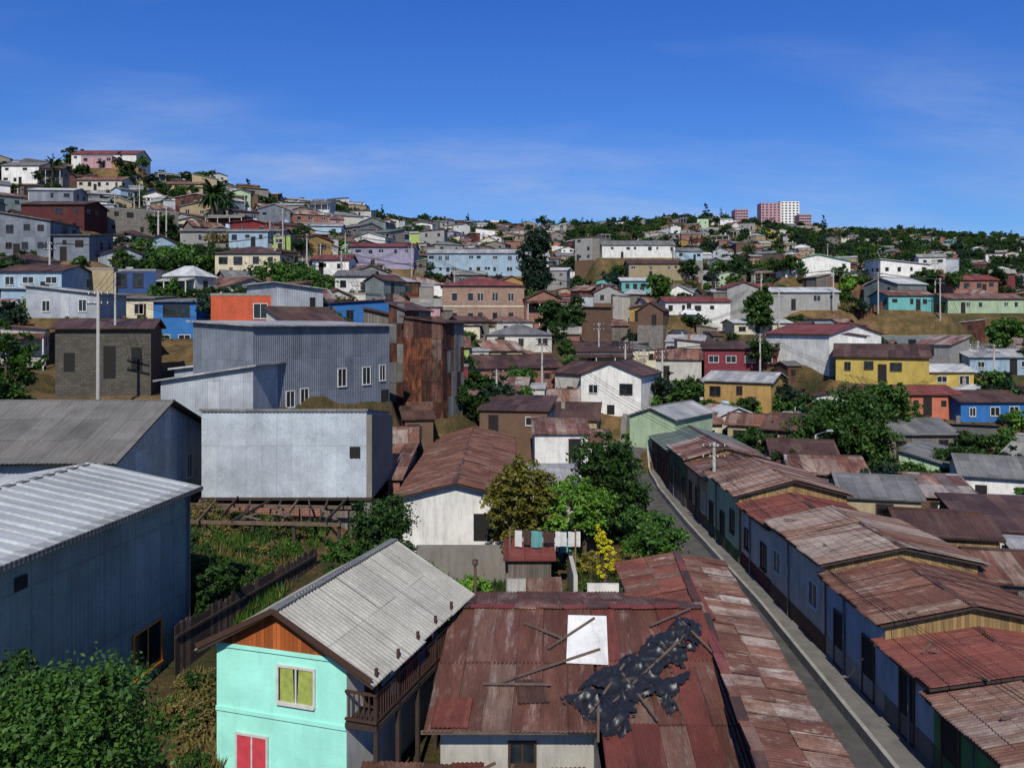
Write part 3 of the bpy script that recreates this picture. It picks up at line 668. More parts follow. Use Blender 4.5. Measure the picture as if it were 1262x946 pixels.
ragged(4.0,25.6,2.3,.95,.72,3,110,50); ragged(2.6,24.1,1.1,.7,.1,11,60,36); ragged(5.9,27.7,1.1,.6,1.15,19,60,34); ragged(4.7,25.0,1.2,.3,.5,27,60,16); ragged(2.9,23.6,.5,.9,.2,37,30,44); ragged(5.0,27.5,.9,.28,.3,47,50,16); ragged(4.6,24.2,.25,.6,.3,57,16,30)
mb.build('black_plastic_tarp')
house('white_rusty_roofed_shed',(-6.4,47.5),(-.25,47.5),-10.05,25,'gy',.75,.45,wall=W['white'],wallL=W['brick'],roofm=m_rustN,near=dict(sw=.85,sl=2.4,sp=.16,amp=.024,jit=.05),
      wins=[('F',5.0,-1.0,1.7,1.6,'n')])
for nm,A,B,zt,dp,rf,ri,wl,rm in [
  ('rusty_shed',(-11.4,52),(-7.2,52),-9.9,8,'sb',.9,'brick',m_rust),
  ('rusty_shed',(-11.2,60.5),(-7.2,61),-8.9,6,'gx',.8,'woodg',m_rust2),
  ('rusty_shed',(-8.9,67.5),(-6.6,68),-7.9,4,'sb',.6,'brown',m_rustd),
  ('small_white_house',(1.8,64),(6.0,64),-8.6,8,'gx',.7,'white',m_rust),
  ('rusty_shed',(-3,75),(3.2,74),-7.9,7,'sb',.7,'brown',m_rustd),
  ('rusty_shed',(-.2,41.5),(2.0,41.5),-12.0,2.6,'sb',.35,'woodg',m_redroof),
  ('rusty_shed',(1.0,55),(4.6,55),-11.2,6,'sb',.6,'offwhite',m_galv),
  ('rusty_shed',(4.0,73.5),(8.6,73),-10.6,6,'gx',.7,'offwhite',m_rust),
  ('rusty_shed',(.6,47),(3.0,47.3),-12.2,3,'sb',.4,'woodg',m_galvd),
  ]:
    house(nm,A,B,zt,dp,rf,ri,.25,wall=W[wl],roofm=rm,wins=autow((Vector(B)-Vector(A)).length,dp,2.5,R) if zt>-11 else (),foot=True)
mb=MB(); mb.box((-5.2,44,-15),(-.3,44.3,-12.0),W['concrete']); mb.box((-.3,38,-15),(0,44.3,-12.9),W['concrete']); mb.build('retaining_wall')
mb=MB(); mb.box((3.4,36.6,-15),(4.9,36.8,-11.7),W['white']); mb.box((3.0,39.5,-15),(3.2,44,-12.2),W['offwhite']); mb.build('garden_wall')
mb=MB(); mb.sheets((-1.6,35.3,-13.0),(2.4,0,0),(.3,2.2,.25),[m_galvl,m_asbN],.85,2,.14,.02,.06); mb.sheets((-.2,38.2,-13.0),(2.6,.3,0),(0,2.0,.35),[m_rustN2,m_asbN],.85,2,.14,.02,.08); mb.build('sheet_metal_pile')
mb=MB()
mb.tube((-1.55,34.2,-15),(-1.55,34.2,-10.1),.07,.06,m_rustd); mb.tube((-1.55,34.2,-10.1),(-1.55,34.2,-9.9),.12,.12,m_rustd); mb.build('stove_pipe')
mb=MB()
for p in ((-.1,42.6),(3.3,42.2)): mb.tube((p[0],p[1],-15),(p[0],p[1],-10.6),.05,.04,m_wood)
for rr,(yo,zo) in enumerate(((0,-10.75),(.9,-11.3))):
    mb.tube((-.1,42.6+yo,zo),(3.3,42.2+yo,zo),.012,.012,m_wire)
    x=.15
    while x<3.0:
        ww=R.uniform(.35,.8);hh=R.uniform(.5,1.0);cm=R.choice([m_fw,W['pblue'],W['blue'],m_fw,W['teal'],W['pblue'],m_fb])
        y=42.58-x*.12+yo
        k=5
        for t in range(k):
            a0=t/k*ww;a1=(t+1)/k*ww
            f=lambda a:.05*math.sin(a*14+x)
            mb.poly([(x+a0,y+f(a0),zo-hh),(x+a1,y+f(a1),zo-hh),(x+a1,y+f(a1)*.2,zo),(x+a0,y+f(a0)*.2,zo)],cm,smooth=True)
        x+=ww+R.uniform(.02,.15)
mb.build('clothesline')
# ===== right hand row along lane
row=[(16,25.0,-11.5,'green',m_rustN2,5.5,.5,0,'dgreen'),(25.1,28.4,-11.2,'rowblue',m_redN,6.5,.45,.05,'dgrey'),(28.5,33.8,-10.5,'rowblue',m_rustN,6,.6,.1,'grey'),(33.9,40.9,-10.0,'offwhite',m_rustN2,6.4,.65,.05,'brown'),
     (41,46.4,-10.3,'offwhite',m_redN,5.6,.55,.12,'dred'),(46.5,54,-9.8,'pgreen',m_rustN2,6.2,.8,0,'dgreen'),(54.1,60.5,-10.35,'tan',m_rust,6.5,.6,.1,'brown'),(60.6,66.9,-10.0,'dgreen',m_rust2,6,.8,0,'dgrey'),(67,76,-10.5,'dred',m_greenroof,7,.9,.1,'dred')]
for y0,y1,zt,wl,rm,dp,ri,xo,bm in row:
    L=y1-y0; ws=[]; n=max(1,int(L/2.0)); rng=random.Random(int(y0*10))
    for i in range(n):
        c=(i+.5)*L/n+rng.uniform(-.2,.2)
        if rng.random()<.4: ws.append(('F',c,zt*-1-13.7+2.15,.9,2.1,'D'))
        elif rng.random()<.85: ws.append(('F',c,-1.15,rng.choice([.8,.95]),rng.choice([1.0,1.25]),rng.choice('bbw')))
    ws+=[('R',2,-1,.8,.9,'w')]
    def exb(mb,w,d,zb,bm=bm,zt=zt,rng=rng):
        t=-13.7-zt+.75
        mb.box((.01,-.025,zb),(w-.01,-.001,t),W[bm])
        mb.beam((0,-.26,-.02),(w,-.26,-.02),.04,.14,m_fb)
        x=rng.uniform(.3,w-.3); mb.tube((x,-.08,zb),(x,-.08,-.1),.04,.04,m_galvd,6)
        for _ in range(5):
            a=rng.uniform(0,w); mb.beam((a,rng.uniform(.2,d*.4),.3),(a+rng.uniform(-.8,.8),rng.uniform(.2,d*.4),.42),.07,.05,m_wood)
    house('terraced_house',(13.0+xo,y1),(13.0+xo,y0),zt,dp,'gx',ri,.28,wall=W[wl],wallR=W['woodt' if wl!='green' else 'green'],roofm=rm,near=(NR if y0<54 else None),wins=ws,extra=exb)
for nm,A,B,zt,dp,rf,ri,wl,rm in [
 ('wooden_annex',(19.6,33.5),(23,32.8),-10.6,5,'gx',.6,'woodg',m_rust),('wooden_annex',(19.8,27),(22.5,26.2),-11.3,4,'sb',.5,'woodt',m_rust2),
 ('wooden_annex',(19.8,41),(24,40),-10.6,5,'gx',.7,'woodt',m_rustd),('wooden_annex',(24,37),(27.5,36),-11.6,5,'sb',.6,'woodg',m_galv),
 ('wooden_annex',(20,49),(24.2,48),-10.4,6,'gx',.8,'tan',m_galvd),('wooden_annex',(25.5,45),(30,44),-11.4,6,'sb',.7,'wood',m_rustd),
 ('wooden_annex',(20,58),(25,57),-10.6,6,'gx',.8,'woodg',m_rust),('wooden_annex',(27,55),(31,54),-11.6,5,'sb',.6,'brown',m_rust2),
 ('wooden_annex',(21.5,67),(26.5,66),-10.8,6,'gx',.9,'wood',m_rustd),('wooden_annex',(24,29.5),(28,28.5),-12.1,6,'sb',.5,'offwhite',m_galvd),
 ('wooden_annex',(30,49),(35,48),-11.6,5,'gx',.7,'concrete',m_galvd),('wooden_annex',(33,40),(38,39.5),-12,6,'sb',.6,'woodg',m_rustd),('wooden_annex',(28.5,33.5),(32,33),-12.3,4,'sb',.5,'wood',m_rust)]:
    house(nm,A,B,zt,dp,rf,ri,.25,wall=W[wl],roofm=rm,wins=autow(4,dp,2.4,R,'L'))
mb=MB(); cl=[(10.0,8),(10.75,25),(11.15,40),(11.05,56),(11.3,72),(12.2,82),(15,94),(20,106)]
def lz(x,y): return -14.0 if y<70 else h(x,y)+.25
pts=[]
for k in range(len(cl)-1):
    for t in range(8): t/=8; pts.append((cl[k][0]*(1-t)+cl[k+1][0]*t,cl[k][1]*(1-t)+cl[k+1][1]*t))
def ribbon(mb,x0,x1,z,mat,zs=0):
    for k in range(len(pts)-1):
        a=pts[k];b_=pts[k+1]; za=lz(*a)+z; zb_=lz(*b_)+z
        mb.poly([(a[0]+x0,a[1],za),(a[0]+x1,a[1],za),(b_[0]+x1,b_[1],zb_),(b_[0]+x0,b_[1],zb_)],mat)
        if zs: mb.poly([(b_[0]+x0,b_[1],zb_-zs),(a[0]+x0,a[1],za-zs),(a[0]+x0,a[1],za),(b_[0]+x0,b_[1],zb_)],mat)
        if zs: mb.poly([(a[0]+x1,a[1],za-zs),(b_[0]+x1,b_[1],zb_-zs),(b_[0]+x1,b_[1],zb_),(a[0]+x1,a[1],za)],mat)
ribbon(mb,-1.3,1.0,0,m_asph); mb.build('street')
mb=MB(); ribbon(mb,1.0,1.16,.42,m_side,.5); ribbon(mb,1.16,3.2,.32,m_walk,.4); ribbon(mb,-1.9,-1.3,.14,m_walk,.2); mb.build('pavement')
# ------------------------------------------------------------ random hillside houses
WP=['white']*11+['cream']*7+['offwhite']*10+['grey']*8+['dgrey']*3+['concrete']*7+['pblue']*5+['blue','teal','yellow','ochre','ochre','salmon','orange','red','crimson','dred','green','lime','pgreen','pgreen','lav','pink','brick','brick','brick','stone','stone','wood','wood','wood','woodg','woodg','woodg']+['tan']*6+['brown']*4+['pstone']*3
SHW=[m_bluewall,m_swall,m_gwall,m_rwall,m_galvd]
RP=[m_rust]*8+[m_rust2]*4+[m_rustd]*8+[m_redroof]*2+[m_galv]*6+[m_galvd]*7+[m_galvl]*3+[m_asb]*4+[m_greenroof]
FG={}; FI=0
def inside(x,y,r):
    for cs,_ in FG.get((int(x//30),int(y//30)),()):
        ax,ay=cs[0];bx,by=cs[1];dx,dy=cs[3]
        l1=math.hypot(bx-ax,by-ay);l2=math.hypot(dx-ax,dy-ay)
        s=((x-ax)*(bx-ax)+(y-ay)*(by-ay))/l1;t=((x-ax)*(dx-ax)+(y-ay)*(dy-ay))/l2
        if -r<s<l1+r and -r<t<l2+r: return True
    return False
def regrid():
    global FI
    while FI<len(FOOT):
        f=FOOT[FI]; FI+=1; xs_=[c[0] for c in f[0]];ys_=[c[1] for c in f[0]]
        for i in range(int((min(xs_)-8)//30),int((max(xs_)+8)//30)+1):
            for j in range(int((min(ys_)-8)//30),int((max(ys_)+8)//30)+1): FG.setdefault((i,j),[]).append(f)
regrid()
def blocks(u0,u1,vtop,D,fr=.3):
    for a,b_,vt,vb,LD_ in LM:
        if D<LD_ and u1>a+3 and u0<b_-3 and vtop<vb-(vb-vt)*fr : return True
    return False
def visible(x,y,z):
    s=z/y
    for t in (.3,.36,.42,.48,.54,.6,.66,.72,.78,.83,.88,.92,.96):
        if h(x*t,y*t)/(y*t)>s: return False
    return True
cnt=0
def tryhouse(xx,yy,w,d,H,rfac):
    global cnt
    u=631+1000*xx/yy
    z0=max(h(xx,yy),h(xx-w/2,yy+d/2),h(xx+w/2,yy+d/2))-.3
    if inside(xx,yy+d/2,max(w,d)*rfac): return False
    if 9<xx<22 and yy<110: return False
    if yy>120 and not visible(xx,yy,z0+H+1): return False
    if blocks(631+1000*(xx-w/2)/yy,631+1000*(xx+w/2)/yy,400-1000*(z0+H+.8)/yy,yy):
        H=2.4; z0-=.9
        if blocks(631+1000*(xx-w/2)/yy,631+1000*(xx+w/2)/yy,400-1000*(z0+H+.6)/yy,yy,.42): return False
    th=(.4 if u<450 else (0 if u<750 else -.25))+R.gauss(0,.25)+noise.noise(Vector((xx*.01,yy*.01,9)))*.6
    if R.random()<.15: th+=R.choice([-.8,.8])
    ca,sa=math.cos(th),math.sin(th)
    A=(xx-ca*w/2,yy-sa*w/2);B=(xx+ca*w/2,yy+sa*w/2)
    rf=R.choice(['gx']*7+['gy']*5+['sb']*3+['sl','sr','flat','flat','hip','hip','sf'])
    wl=W[R.choice(WP)] if R.random()<.85 else R.choice(SHW)
    if 80<yy<150 and 540<u<760 and R.random()<.5: wl=W[R.choice(['woodg','brown','tan','offwhite','brick'])]
    rm=R.choice(RP)
    if yy<150 and R.random()<.5: rm=R.choice([m_rust,m_rustd,m_rust2])
    ws=autow(w,d,H,R,'R' if u<631 else 'L',dens=.8)
    lr=random.Random(int(xx*31+yy*17))
    def exr(mb,w,d,zb):
        r_=lr.random()
        if r_<.4:
            a=lr.uniform(1.8,3.2); s=lr.choice([0,1]); x0=(w+.02) if s else -a-.02; t=-lr.uniform(.3,.9); am=lr.choice([W['woodg'],W['concrete'],wl,W['offwhite'],m_swall,W['brown']])
            mb.box((x0,.6,zb),(x0+a,d-.8,t),am); slab(mb,(x0-.15,.4,t+.08),(a+.3,0,0),(0,d-1,.35),lr.choice([rm,m_galv,m_rust]))
        elif r_<.6:
            slab(mb,(0,-1.6,-.75),(w,0,0),(0,1.57,.35),rm)
            for k in range(4): mb.beam((.1+k*(w-.2)/3,-1.5,zb),(.1+k*(w-.2)/3,-1.5,-.75),.12,.12,m_fw)
            mb.box((0,-1.55,-H-.1),(w,-.01,-H),m_conc); mb.beam((0,-1.5,-H+.8),(w,-1.5,-H+.8),.06,.06,m_fb)
        if lr.random()<.25: mb.box((w*.3,d*.6,-.1),(w*.3+.4,d*.6+.4,1.6),lr.choice([W['brick'],W['concrete']]))
        if lr.random()<.1: mb.tube((w*.75,d*.5,.2),(w*.75,d*.5,1.5),.5,.45,m_black if lr.random()<.5 else W['pblue'],10)
    house('hillside_house',A,B,z0+H,d,rf,R.uniform(.6,1.5) if rf!='flat' else 0,.3,wall=wl,roofm=rm,wins=ws,lod=False,extra=exr,foot=True,
          basemat=(W[R.choice(['concrete','pstone','grey','tan','stone','brown'])],-H+R.uniform(-.1,.25)))
    cnt+=1
    return True
spots=[]
D=70.0
while D<1050:
    step=8.0+D*.018; xsp=8.4+D*.012
    x=-.70*D+R.uniform(0,5)
    while x<.70*D:
        xx=x+R.uniform(-1.2,1.2); yy=D+R.uniform(-2.5,2.5); u=631+1000*xx/yy
        veg=noise.noise(Vector((xx*.012,yy*.012,5)))
        skip=.05
        if D>200: skip=.15+veg*.5
        if D>330 and u>700: skip=.48+veg*.6+(D-330)*.0004
        if D>170 and u<330: skip=.36+veg*.7
        if D<84 and not(840<u<1300): skip=.5
        w=R.uniform(5.5,10.5); d=R.uniform(5.5,8); H=R.choice([2.7,3.0,3.2,4.8,5.2,5.4])
        if 110<D<280: H=R.choice([3.0,4.8,5.2,5.4,5.6,7.6])
        if D<100: H=min(H,3.2)
        if R.random()<skip or not tryhouse(xx,yy,w,d,H,.48): spots.append((xx,yy))
        x+=xsp*R.uniform(.85,1.2)
    D+=step*R.uniform(.9,1.1)
    regrid()
for i in range(5200):
    y=76*math.exp(R.random()*1.75); x=R.uniform(-.69,.69)*y
    if y>200 and noise.noise(Vector((x*.012,y*.012,5)))>.1: continue
    if tryhouse(x,y,R.uniform(4.2,7),R.uniform(3.5,5.5),R.choice([2.4,2.6,2.8,4.6,4.8]) if y>110 else 2.6,.42): regrid()
nsh=0
for i in range(1800):
    y=78*math.exp(R.random()*1.3); x=R.uniform(-.68,.68)*y; w=R.uniform(2,4);d=R.uniform(2,3.5);H=R.uniform(1.9,2.4)
    if inside(x,y+d/2,1.5) or (9<x<22 and y<110): continue
    z=h(x,y)
    if y>120 and not visible(x,y,z+2.5): continue
    if blocks(631+1000*(x-w/2)/y,631+1000*(x+w/2)/y,400-1000*(z+H+.5)/y,y,.35): continue
    th=R.uniform(-.6,.6); A=(x-math.cos(th)*w/2,y-math.sin(th)*w/2);B=(x+math.cos(th)*w/2,y+math.sin(th)*w/2)
    if R.random()<.55:
        house('garden_shed',A,B,z+H,d,R.choice(['sb','sl','sr','gx']),R.uniform(.25,.6),.2,wall=R.choice([W['woodg'],W['brown'],W['wood'],m_galvd,W['concrete'],m_rwall,W['offwhite']]),roofm=R.choice([m_rust,m_rust2,m_galv,m_galvd,m_rustd]),wins=[('F',w*.4,-.5,.7,.8,'n')],lod=False); nsh+=1
    else:
        L=R.uniform(4,9); mb=MB(); hh=R.uniform(1,1.9); m_=R.choice([W['concrete'],W['pstone'],W['tan'],W['offwhite'],W['wood'],W['woodg'],W['wood'],m_galvd])
        k=5
        for j in range(k):
            a=Vector((x+math.cos(th)*L*(j/k-.5),y+math.sin(th)*L*(j/k-.5),0)); b_=Vector((x+math.cos(th)*L*((j+1)/k-.5),y+math.sin(th)*L*((j+1)/k-.5),0))
            z1=min(h(a.x,a.y),h(b_.x,b_.y)); a.z=b_.z=z1+hh/2-.3; mb.beam(a,b_,.15,hh+.6,m_)
        mb.build('yard_wall' if m_ in (W['concrete'],W['pstone'],W['tan'],W['offwhite']) else 'yard_fence')
    regrid()
print('houses',cnt,nsh,time.time()-T0)
# ------------------------------------------------------------ vegetation
def treemesh(name,H,crown,n,size,leaf,tr=.18,seed=1,clump=.3,aspect=.55):
    rg=np.random.RandomState(seed)
    mb=MB()
    cs=[]
    tot=sum(c[3]*c[4]*c[5] for c in crown)
    for c in crown:
        k=max(4,int(n*c[3]*c[4]*c[5]/tot/50))
        d=rg.normal(size=(k,3)); d/=np.linalg.norm(d,axis=1)[:,None]; r=rg.uniform(.2,1,k)**.5
        cs.append(np.array(c[:3])+d*r[:,None]*np.array(c[3:6])*(.8+.4*rg.rand(k,1)))
    cc=np.concatenate(cs); per=max(8,n//len(cc))
    rad=clump*min(c[3] for c in crown)*(.6+.8*rg.rand(len(cc),1,1))
    g=rg.normal(size=(len(cc),per,3)); g*=.55
    L=(cc[:,None,:]+g*rad*np.array([1,1,.7])).reshape(-1,3)
    N=g.reshape(-1,3)*.5+rg.normal(size=L.shape)*.8+np.array([0,0,.7]); N/=np.linalg.norm(N,axis=1)[:,None]
    t=rg.normal(size=L.shape); t-=N*(t*N).sum(1)[:,None]; t/=np.linalg.norm(t,axis=1)[:,None]; b_=np.cross(N,t)
    s=size*(.6+.8*rg.rand(len(L),1))
    Q=np.stack([L-t*s,L-b_*s*aspect,L+t*s,L+b_*s*aspect],1).reshape(-1,3)
    top=Vector((0,0,crown[0][2]))
    segs=[(Vector((0,0,-.6)),tr*1.25),(Vector((rg.uniform(-.1,.1),rg.uniform(-.1,.1),H*.25)),tr),(top,tr*.6)]
    for a,b2 in zip(segs[:-1],segs[1:]): mb.tube(a[0],b2[0],a[1],b2[1],m_bark,7,False)
    for i in rg.permutation(len(cc))[:14]:
        st=segs[1][0].lerp(top,rg.uniform(.1,1)); e=Vector(cc[i].tolist()); md=st.lerp(e,.5)+Vector((0,0,.08*H*rg.rand()))
        mb.tube(st,md,tr*.4,tr*.22,m_bark,5,False); mb.tube(md,e,tr*.22,tr*.06,m_bark,5,False)
    i0=len(mb.v); nv=len(Q)
    mb.v+=Q.tolist(); k=mb.mi(leaf)
    q=np.arange(nv//4)*4+i0
    mb.f+=np.stack([q,q+1,q+2,q+3],1).tolist(); mb.m+=[k]*(nv//4); mb.sm+=[False]*(nv//4)
    me=bpy.data.meshes.new(name); me.from_pydata(mb.v,[],mb.f)
    for m in mb.mats: me.materials.append(m)
    me.polygons.foreach_set('material_index',mb.m); me.polygons.foreach_set('use_smooth',mb.sm); me.update()
    return me
def put(name,me,x,y,z=None,s=1,rz_=None,sz=None):
    o=bpy.data.objects.new(name,me); o.location=(x,y,h(x,y) if z is None else z); o.scale=(s,s,sz or s*R.uniform(.85,1.15)); o.rotation_euler=(0,0,R.uniform(0,6.28) if rz_ is None else rz_)
    scene.collection.objects.link(o); return o
far=[]
for k in range(6):
    lf=[L_dark,L_mid,L_dark,L_mid,L_pine,L_dark][k]; rg=random.Random(k)
    cr=[(0,0,3.2,2.0,2.0,1.6)]+[(math.cos(a)*rg.uniform(.7,1.4),math.sin(a)*rg.uniform(.7,1.4),rg.uniform(2.2,4.4),rg.uniform(.9,1.5),rg.uniform(.9,1.5),rg.uniform(.8,1.3)) for a in (0,1.3,2.6,3.9,5.2)]
    far.append(treemesh('tree_broad',5,cr,2600,.2,lf,.16,10+k,.4))
cyp=treemesh('tree_cypress',9,[(0,0,2.4,1.0,1.0,1.8),(0,0,4.6,1.0,1.0,2),(0,0,6.8,.75,.75,1.8),(0,0,8.6,.4,.4,1.1)],2600,.16,L_pine,.15,20,.4)
pine=treemesh('tree_pine',10,[(0,0,3,2.6,2.6,.9),(0,0,4.6,2.1,2.1,.9),(0,0,6.2,1.6,1.6,.9),(0,0,7.8,1.1,1.1,.8),(0,0,9.2,.6,.6,.8)],3200,.24,L_pine,.2,21,.5)
bush=[treemesh('shrub',1.6,[(0,0,.7,1.3,1.3,.8),(.9,.3,.5,.9,.9,.6),(-.7,.5,.6,.8,.9,.7)],1500,.13,l,.06,30+i,.4) for i,l in enumerate((L_dark,L_mid,L_bright,L_yel,L_dry))]
nt_=0
for (x,y) in spots:
    if y>120 and not visible(x,y,h(x,y)+6): continue
    k=R.randint(2,5) if y>170 else R.randint(1,2)
    if y<80 and R.random()<.5: continue
    for _ in range(k):
        xx=x+R.uniform(-5,5);yy=y+R.uniform(-5,5)
        s=R.uniform(.6,1.5)*(1.0 if y<300 else 1.2)
        if y<150: s*=.8
        if inside(xx,yy,.2) or (8.5<xx<14 and yy<110): continue
        u=631+1000*xx/yy
        zt=h(xx,yy)+5.4*s
        if blocks(u-2500*s/y,u+2500*s/y,400-1000*zt/y,y): s*=.4
        r_=R.random()
        if r_<.72: put('tree',R.choice(far),xx,yy,None,s)
        elif r_<.76: put('cypress_tree',cyp,xx,yy,None,s*.8)
        elif r_<.78: put('pine_tree',pine,xx,yy,None,s*.7)
        else: put('shrub',R.choice(bush[:3]+bush[4:]),xx,yy,None,s*1.5)
        nt_+=1
for i in range(7500):
    y=78*math.exp(R.random()*2.45); x=R.uniform(-.7,.7)*y
    if inside(x,y,.3) or (8.5<x<14 and y<110): continue
    if y>120 and not visible(x,y,h(x,y)+3): continue
    s=R.uniform(.35,1.1)*(1 if y<250 else 1.25); u=631+1000*x/y
    big=not blocks(u-2500*s/y,u+2500*s/y,400-1000*(h(x,y)+5.4*s)/y,y)
    if big and R.random()<.5: put('tree',R.choice(far),x,y,None,s)
    elif not blocks(u-1500*s/y,u+1500*s/y,400-1000*(h(x,y)+2*s)/y,y,.1): put('shrub',R.choice([bush[0],bush[0],bush[1],bush[1],bush[2],bush[4]]),x,y,None,s*1.7)
    nt_+=1
for i in range(260):
    u=R.uniform(-20,1290)
    D0=250 if u<250 else (250+(u-250)*1.0 if u<500 else (520 if u<690 else (640 if u<960 else 1000)))
    y=D0*R.uniform(.93,1.07); x=px(u,y); 
    if inside(x,y,.5): continue
    s=R.uniform(.6,1.2)*(1 if y<450 else 1.4)
    if 250<u<690: s*=.6
    r_=R.random(); put('tree' if r_<.94 else 'pine_tree',R.choice(far) if r_<.94 else pine,x,y,None,s*(1 if r_<.94 else .7))
print('trees',nt_,time.time()-T0)
def T(name,u,v,D,rx,rzv,n,size,leaf,seed,lob=5,clump=.4,asp=.5,tr=.14,low=True):
    x=px(u,D);z=zz(v,D); g0=h(x,D); H=z-g0
    rg=random.Random(seed)
    cr=[(0,0,H,rx*.7,rx*.7,rzv*.8)]
    for i in range(lob):
        a=i*6.28/lob+rg.uniform(-.4,.4); q=rg.uniform(.4,.75)
        cr.append((math.cos(a)*rx*q,math.sin(a)*rx*q,H+rg.uniform(-.7,.5)*rzv,rx*rg.uniform(.3,.5),rx*rg.uniform(.3,.5),rzv*rg.uniform(.35,.55)))
    if low:
        for i in range(3):
            a=rg.uniform(0,6.28); cr.append((math.cos(a)*rx*.4,math.sin(a)*rx*.4,H-rzv*rg.uniform(.8,1.2),rx*.45,rx*.45,rzv*.4))
    me=treemesh(name,H,cr,n,size,leaf,tr,seed,clump,aspect=asp)
    return put(name,me,x,D,g0,1,0,1)
T('leafy_tree',85,890,15.5,1.75,1.35,22000,.062,L_mid,41,9,clump=.5)
T('leafy_tree',5,860,17.5,1.3,1.2,9000,.07,L_dark,42,6)
T('leafy_tree',640,605,45,2.3,2.3,14000,.12,L_yel,43,7)
T('leafy_tree',678,618,44.5,1.4,1.6,6000,.11,L_bright,44,5)
T('leafy_tree',755,582,53,2.6,3.1,20000,.13,L_dark,45,9)
T('leafy_tree',722,615,48,1.9,1.4,9000,.11,L_bright,46,6)
T('leafy_tree',806,660,41,2.0,1.6,11000,.1,L_mid,47,6)
T('leafy_tree',468,655,37,1.8,1.7,13000,.09,L_dark,48,7)
T('leafy_tree',428,682,36,1.2,.9,5000,.09,L_mid,49,5)
T('leafy_tree',575,728,36.5,1.4,.8,6000,.09,L_bright,50,5)
T('flowering_shrub',745,672,40,.6,1.1,2500,.07,L_flow,51,4)
T('leafy_tree',1050,530,74,4.6,4.4,22000,.18,L_mid,52,9)
T('leafy_tree',1090,492,82,3.0,2.2,7000,.2,L_mid,53,6)
T('leafy_tree',1135,600,66,2.6,2.4,8000,.15,L_mid,54,6)
T('leafy_tree',1180,575,70,2.8,2.2,8000,.16,L_dark,55,6)
T('leafy_tree',1215,640,55,1.8,1.6,6000,.13,L_mid,155,6)
T('leafy_tree',8,440,50,2.0,2.6,9000,.13,L_mid,56,6)
T('leafy_tree',360,345,112,6.5,2.4,11000,.28,L_mid,57,8)
T('leafy_tree',215,318,118,4.5,2.2,7000,.28,L_mid,58,7)
T('leafy_tree',690,395,128,4.2,4.2,10000,.3,L_dark,59,7)
T('leafy_tree',658,372,135,2.6,2.5,5000,.3,L_mid,60,6)
T('leafy_tree',848,480,92,2.0,1.8,5000,.2,L_mid,61,5)
T('leafy_tree',935,372,140,2.8,3,5000,.3,L_mid,62,5)
T('leafy_tree',812,352,160,3.2,2.4,5000,.3,L_mid,63,5)
T('leafy_tree',1240,405,125,3,2.2,5000,.3,L_mid,64,5)
T('leafy_tree',1140,342,175,3,2.2,4500,.35,L_dark,65,5)
x=px(660,150)
me=treemesh('tall_tree',20,[(0,0,4,2.2,2.2,3),(.4,0,7.5,2.9,2.6,3),(-.5,0,11,2.7,2.4,3),(.6,0,14,2.3,2.2,2.6),(1.3,0,16.6,1.2,1,1.8),(-.9,0,15.6,1.2,.9,1.6)],14000,.26,L_pine,.3,66,.5)
put('tall_tree',me,x,150,zz(268,150)-18.2,1,0,1)
for u,v0,D,m_,s in ((870,240,640,pine,1.7),(748,255,560,pine,1.0),(1015,270,850,pine,1.6)): put('pine_tree',m_,px(u,D),D,h(px(u,D),D)-1,s)
put('tree',far[0],px(690,300),300,None,1.2)
for u,v,D in ((1100,410,118),(1120,410,118),(1140,410,118),(1160,412,117),(1180,412,117)): put('shrub',bush[1],px(u,D),D,None,1.5)
def palm(u,v,D,s=1):
    mb=MB(); H=5.5
    for k in range(6): mb.tube((0,0,k*H/6-.5*(k==0)),(0,0,(k+1)*H/6),.38-.02*k,.36-.02*k,m_bark,8,False)
    rg=random.Random(5)
    for i in range(46):
        a=rg.uniform(0,6.28); el=rg.uniform(-.5,1.3); L=rg.uniform(2.3,3.2); p=Vector((0,0,H)); d=Vector((math.cos(a)*math.cos(el),math.sin(a)*math.cos(el),math.sin(el)))
        for sgm in range(7):
            q=p+d*(L/7); side=d.cross(Vector((0,0,1))).normalized()*(.42*(1-sgm/8))
            mb.poly([p,q,q+side+Vector((0,0,-.15)),p+side*1.1+Vector((0,0,-.15))],L_dark); mb.poly([p,p-side*1.1+Vector((0,0,-.15)),q-side+Vector((0,0,-.15)),q],L_dark)
            p=q; d=(d+Vector((0,0,-.22))).normalized()
    x=px(u,D); o=mb.build('palm_tree',(x,D,h(x,D)-.3),0); o.scale=(s,s,s)
palm(262,240,190,1.7); palm(278,243,200,1.3); palm(66,200,225,1.3)
def patch(name,x0,x1,y0,y1,n,hh,leaf,seed,w=.05):
    rg=random.Random(seed); mb=MB()
    for _ in range(n):
        x=rg.uniform(x0,x1);y=rg.uniform(y0,y1)
        nn=noise.noise(Vector((x*.5,y*.5,seed)))
        if nn<-.15: continue
        z=h(x,y); a=rg.uniform(0,3.14); L=hh*rg.uniform(.3,1.0)*(1+nn); dx,dy=math.cos(a)*w,math.sin(a)*w; lx,ly=rg.uniform(-.5,.5)*L,rg.uniform(-.5,.5)*L
        mb.poly([(x-dx,y-dy,z-.05),(x+dx,y+dy,z-.05),(x+lx,y+ly,z+L)],leaf)
    mb.build(name)
patch('grass',-18.5,-10.2,33,45.5,14000,.55,L_mid,3)
patch('grass',-18.5,-10.2,33,45.5,5000,.5,L_dry,13)
patch('grass',-12,-8.6,22,30,3500,.35,L_dry,4)
patch('weeds',-5,8,33,46,7000,.4,L_dark,5)
patch('weeds',19,45,28,80,9000,.6,L_mid,6)
for i in range(80):
    x=R.uniform(-18,-11);y=R.uniform(33.5,45)
    put('shrub',R.choice([bush[0],bush[0],bush[1],bush[4]]),x,y,None,R.uniform(.25,.6))
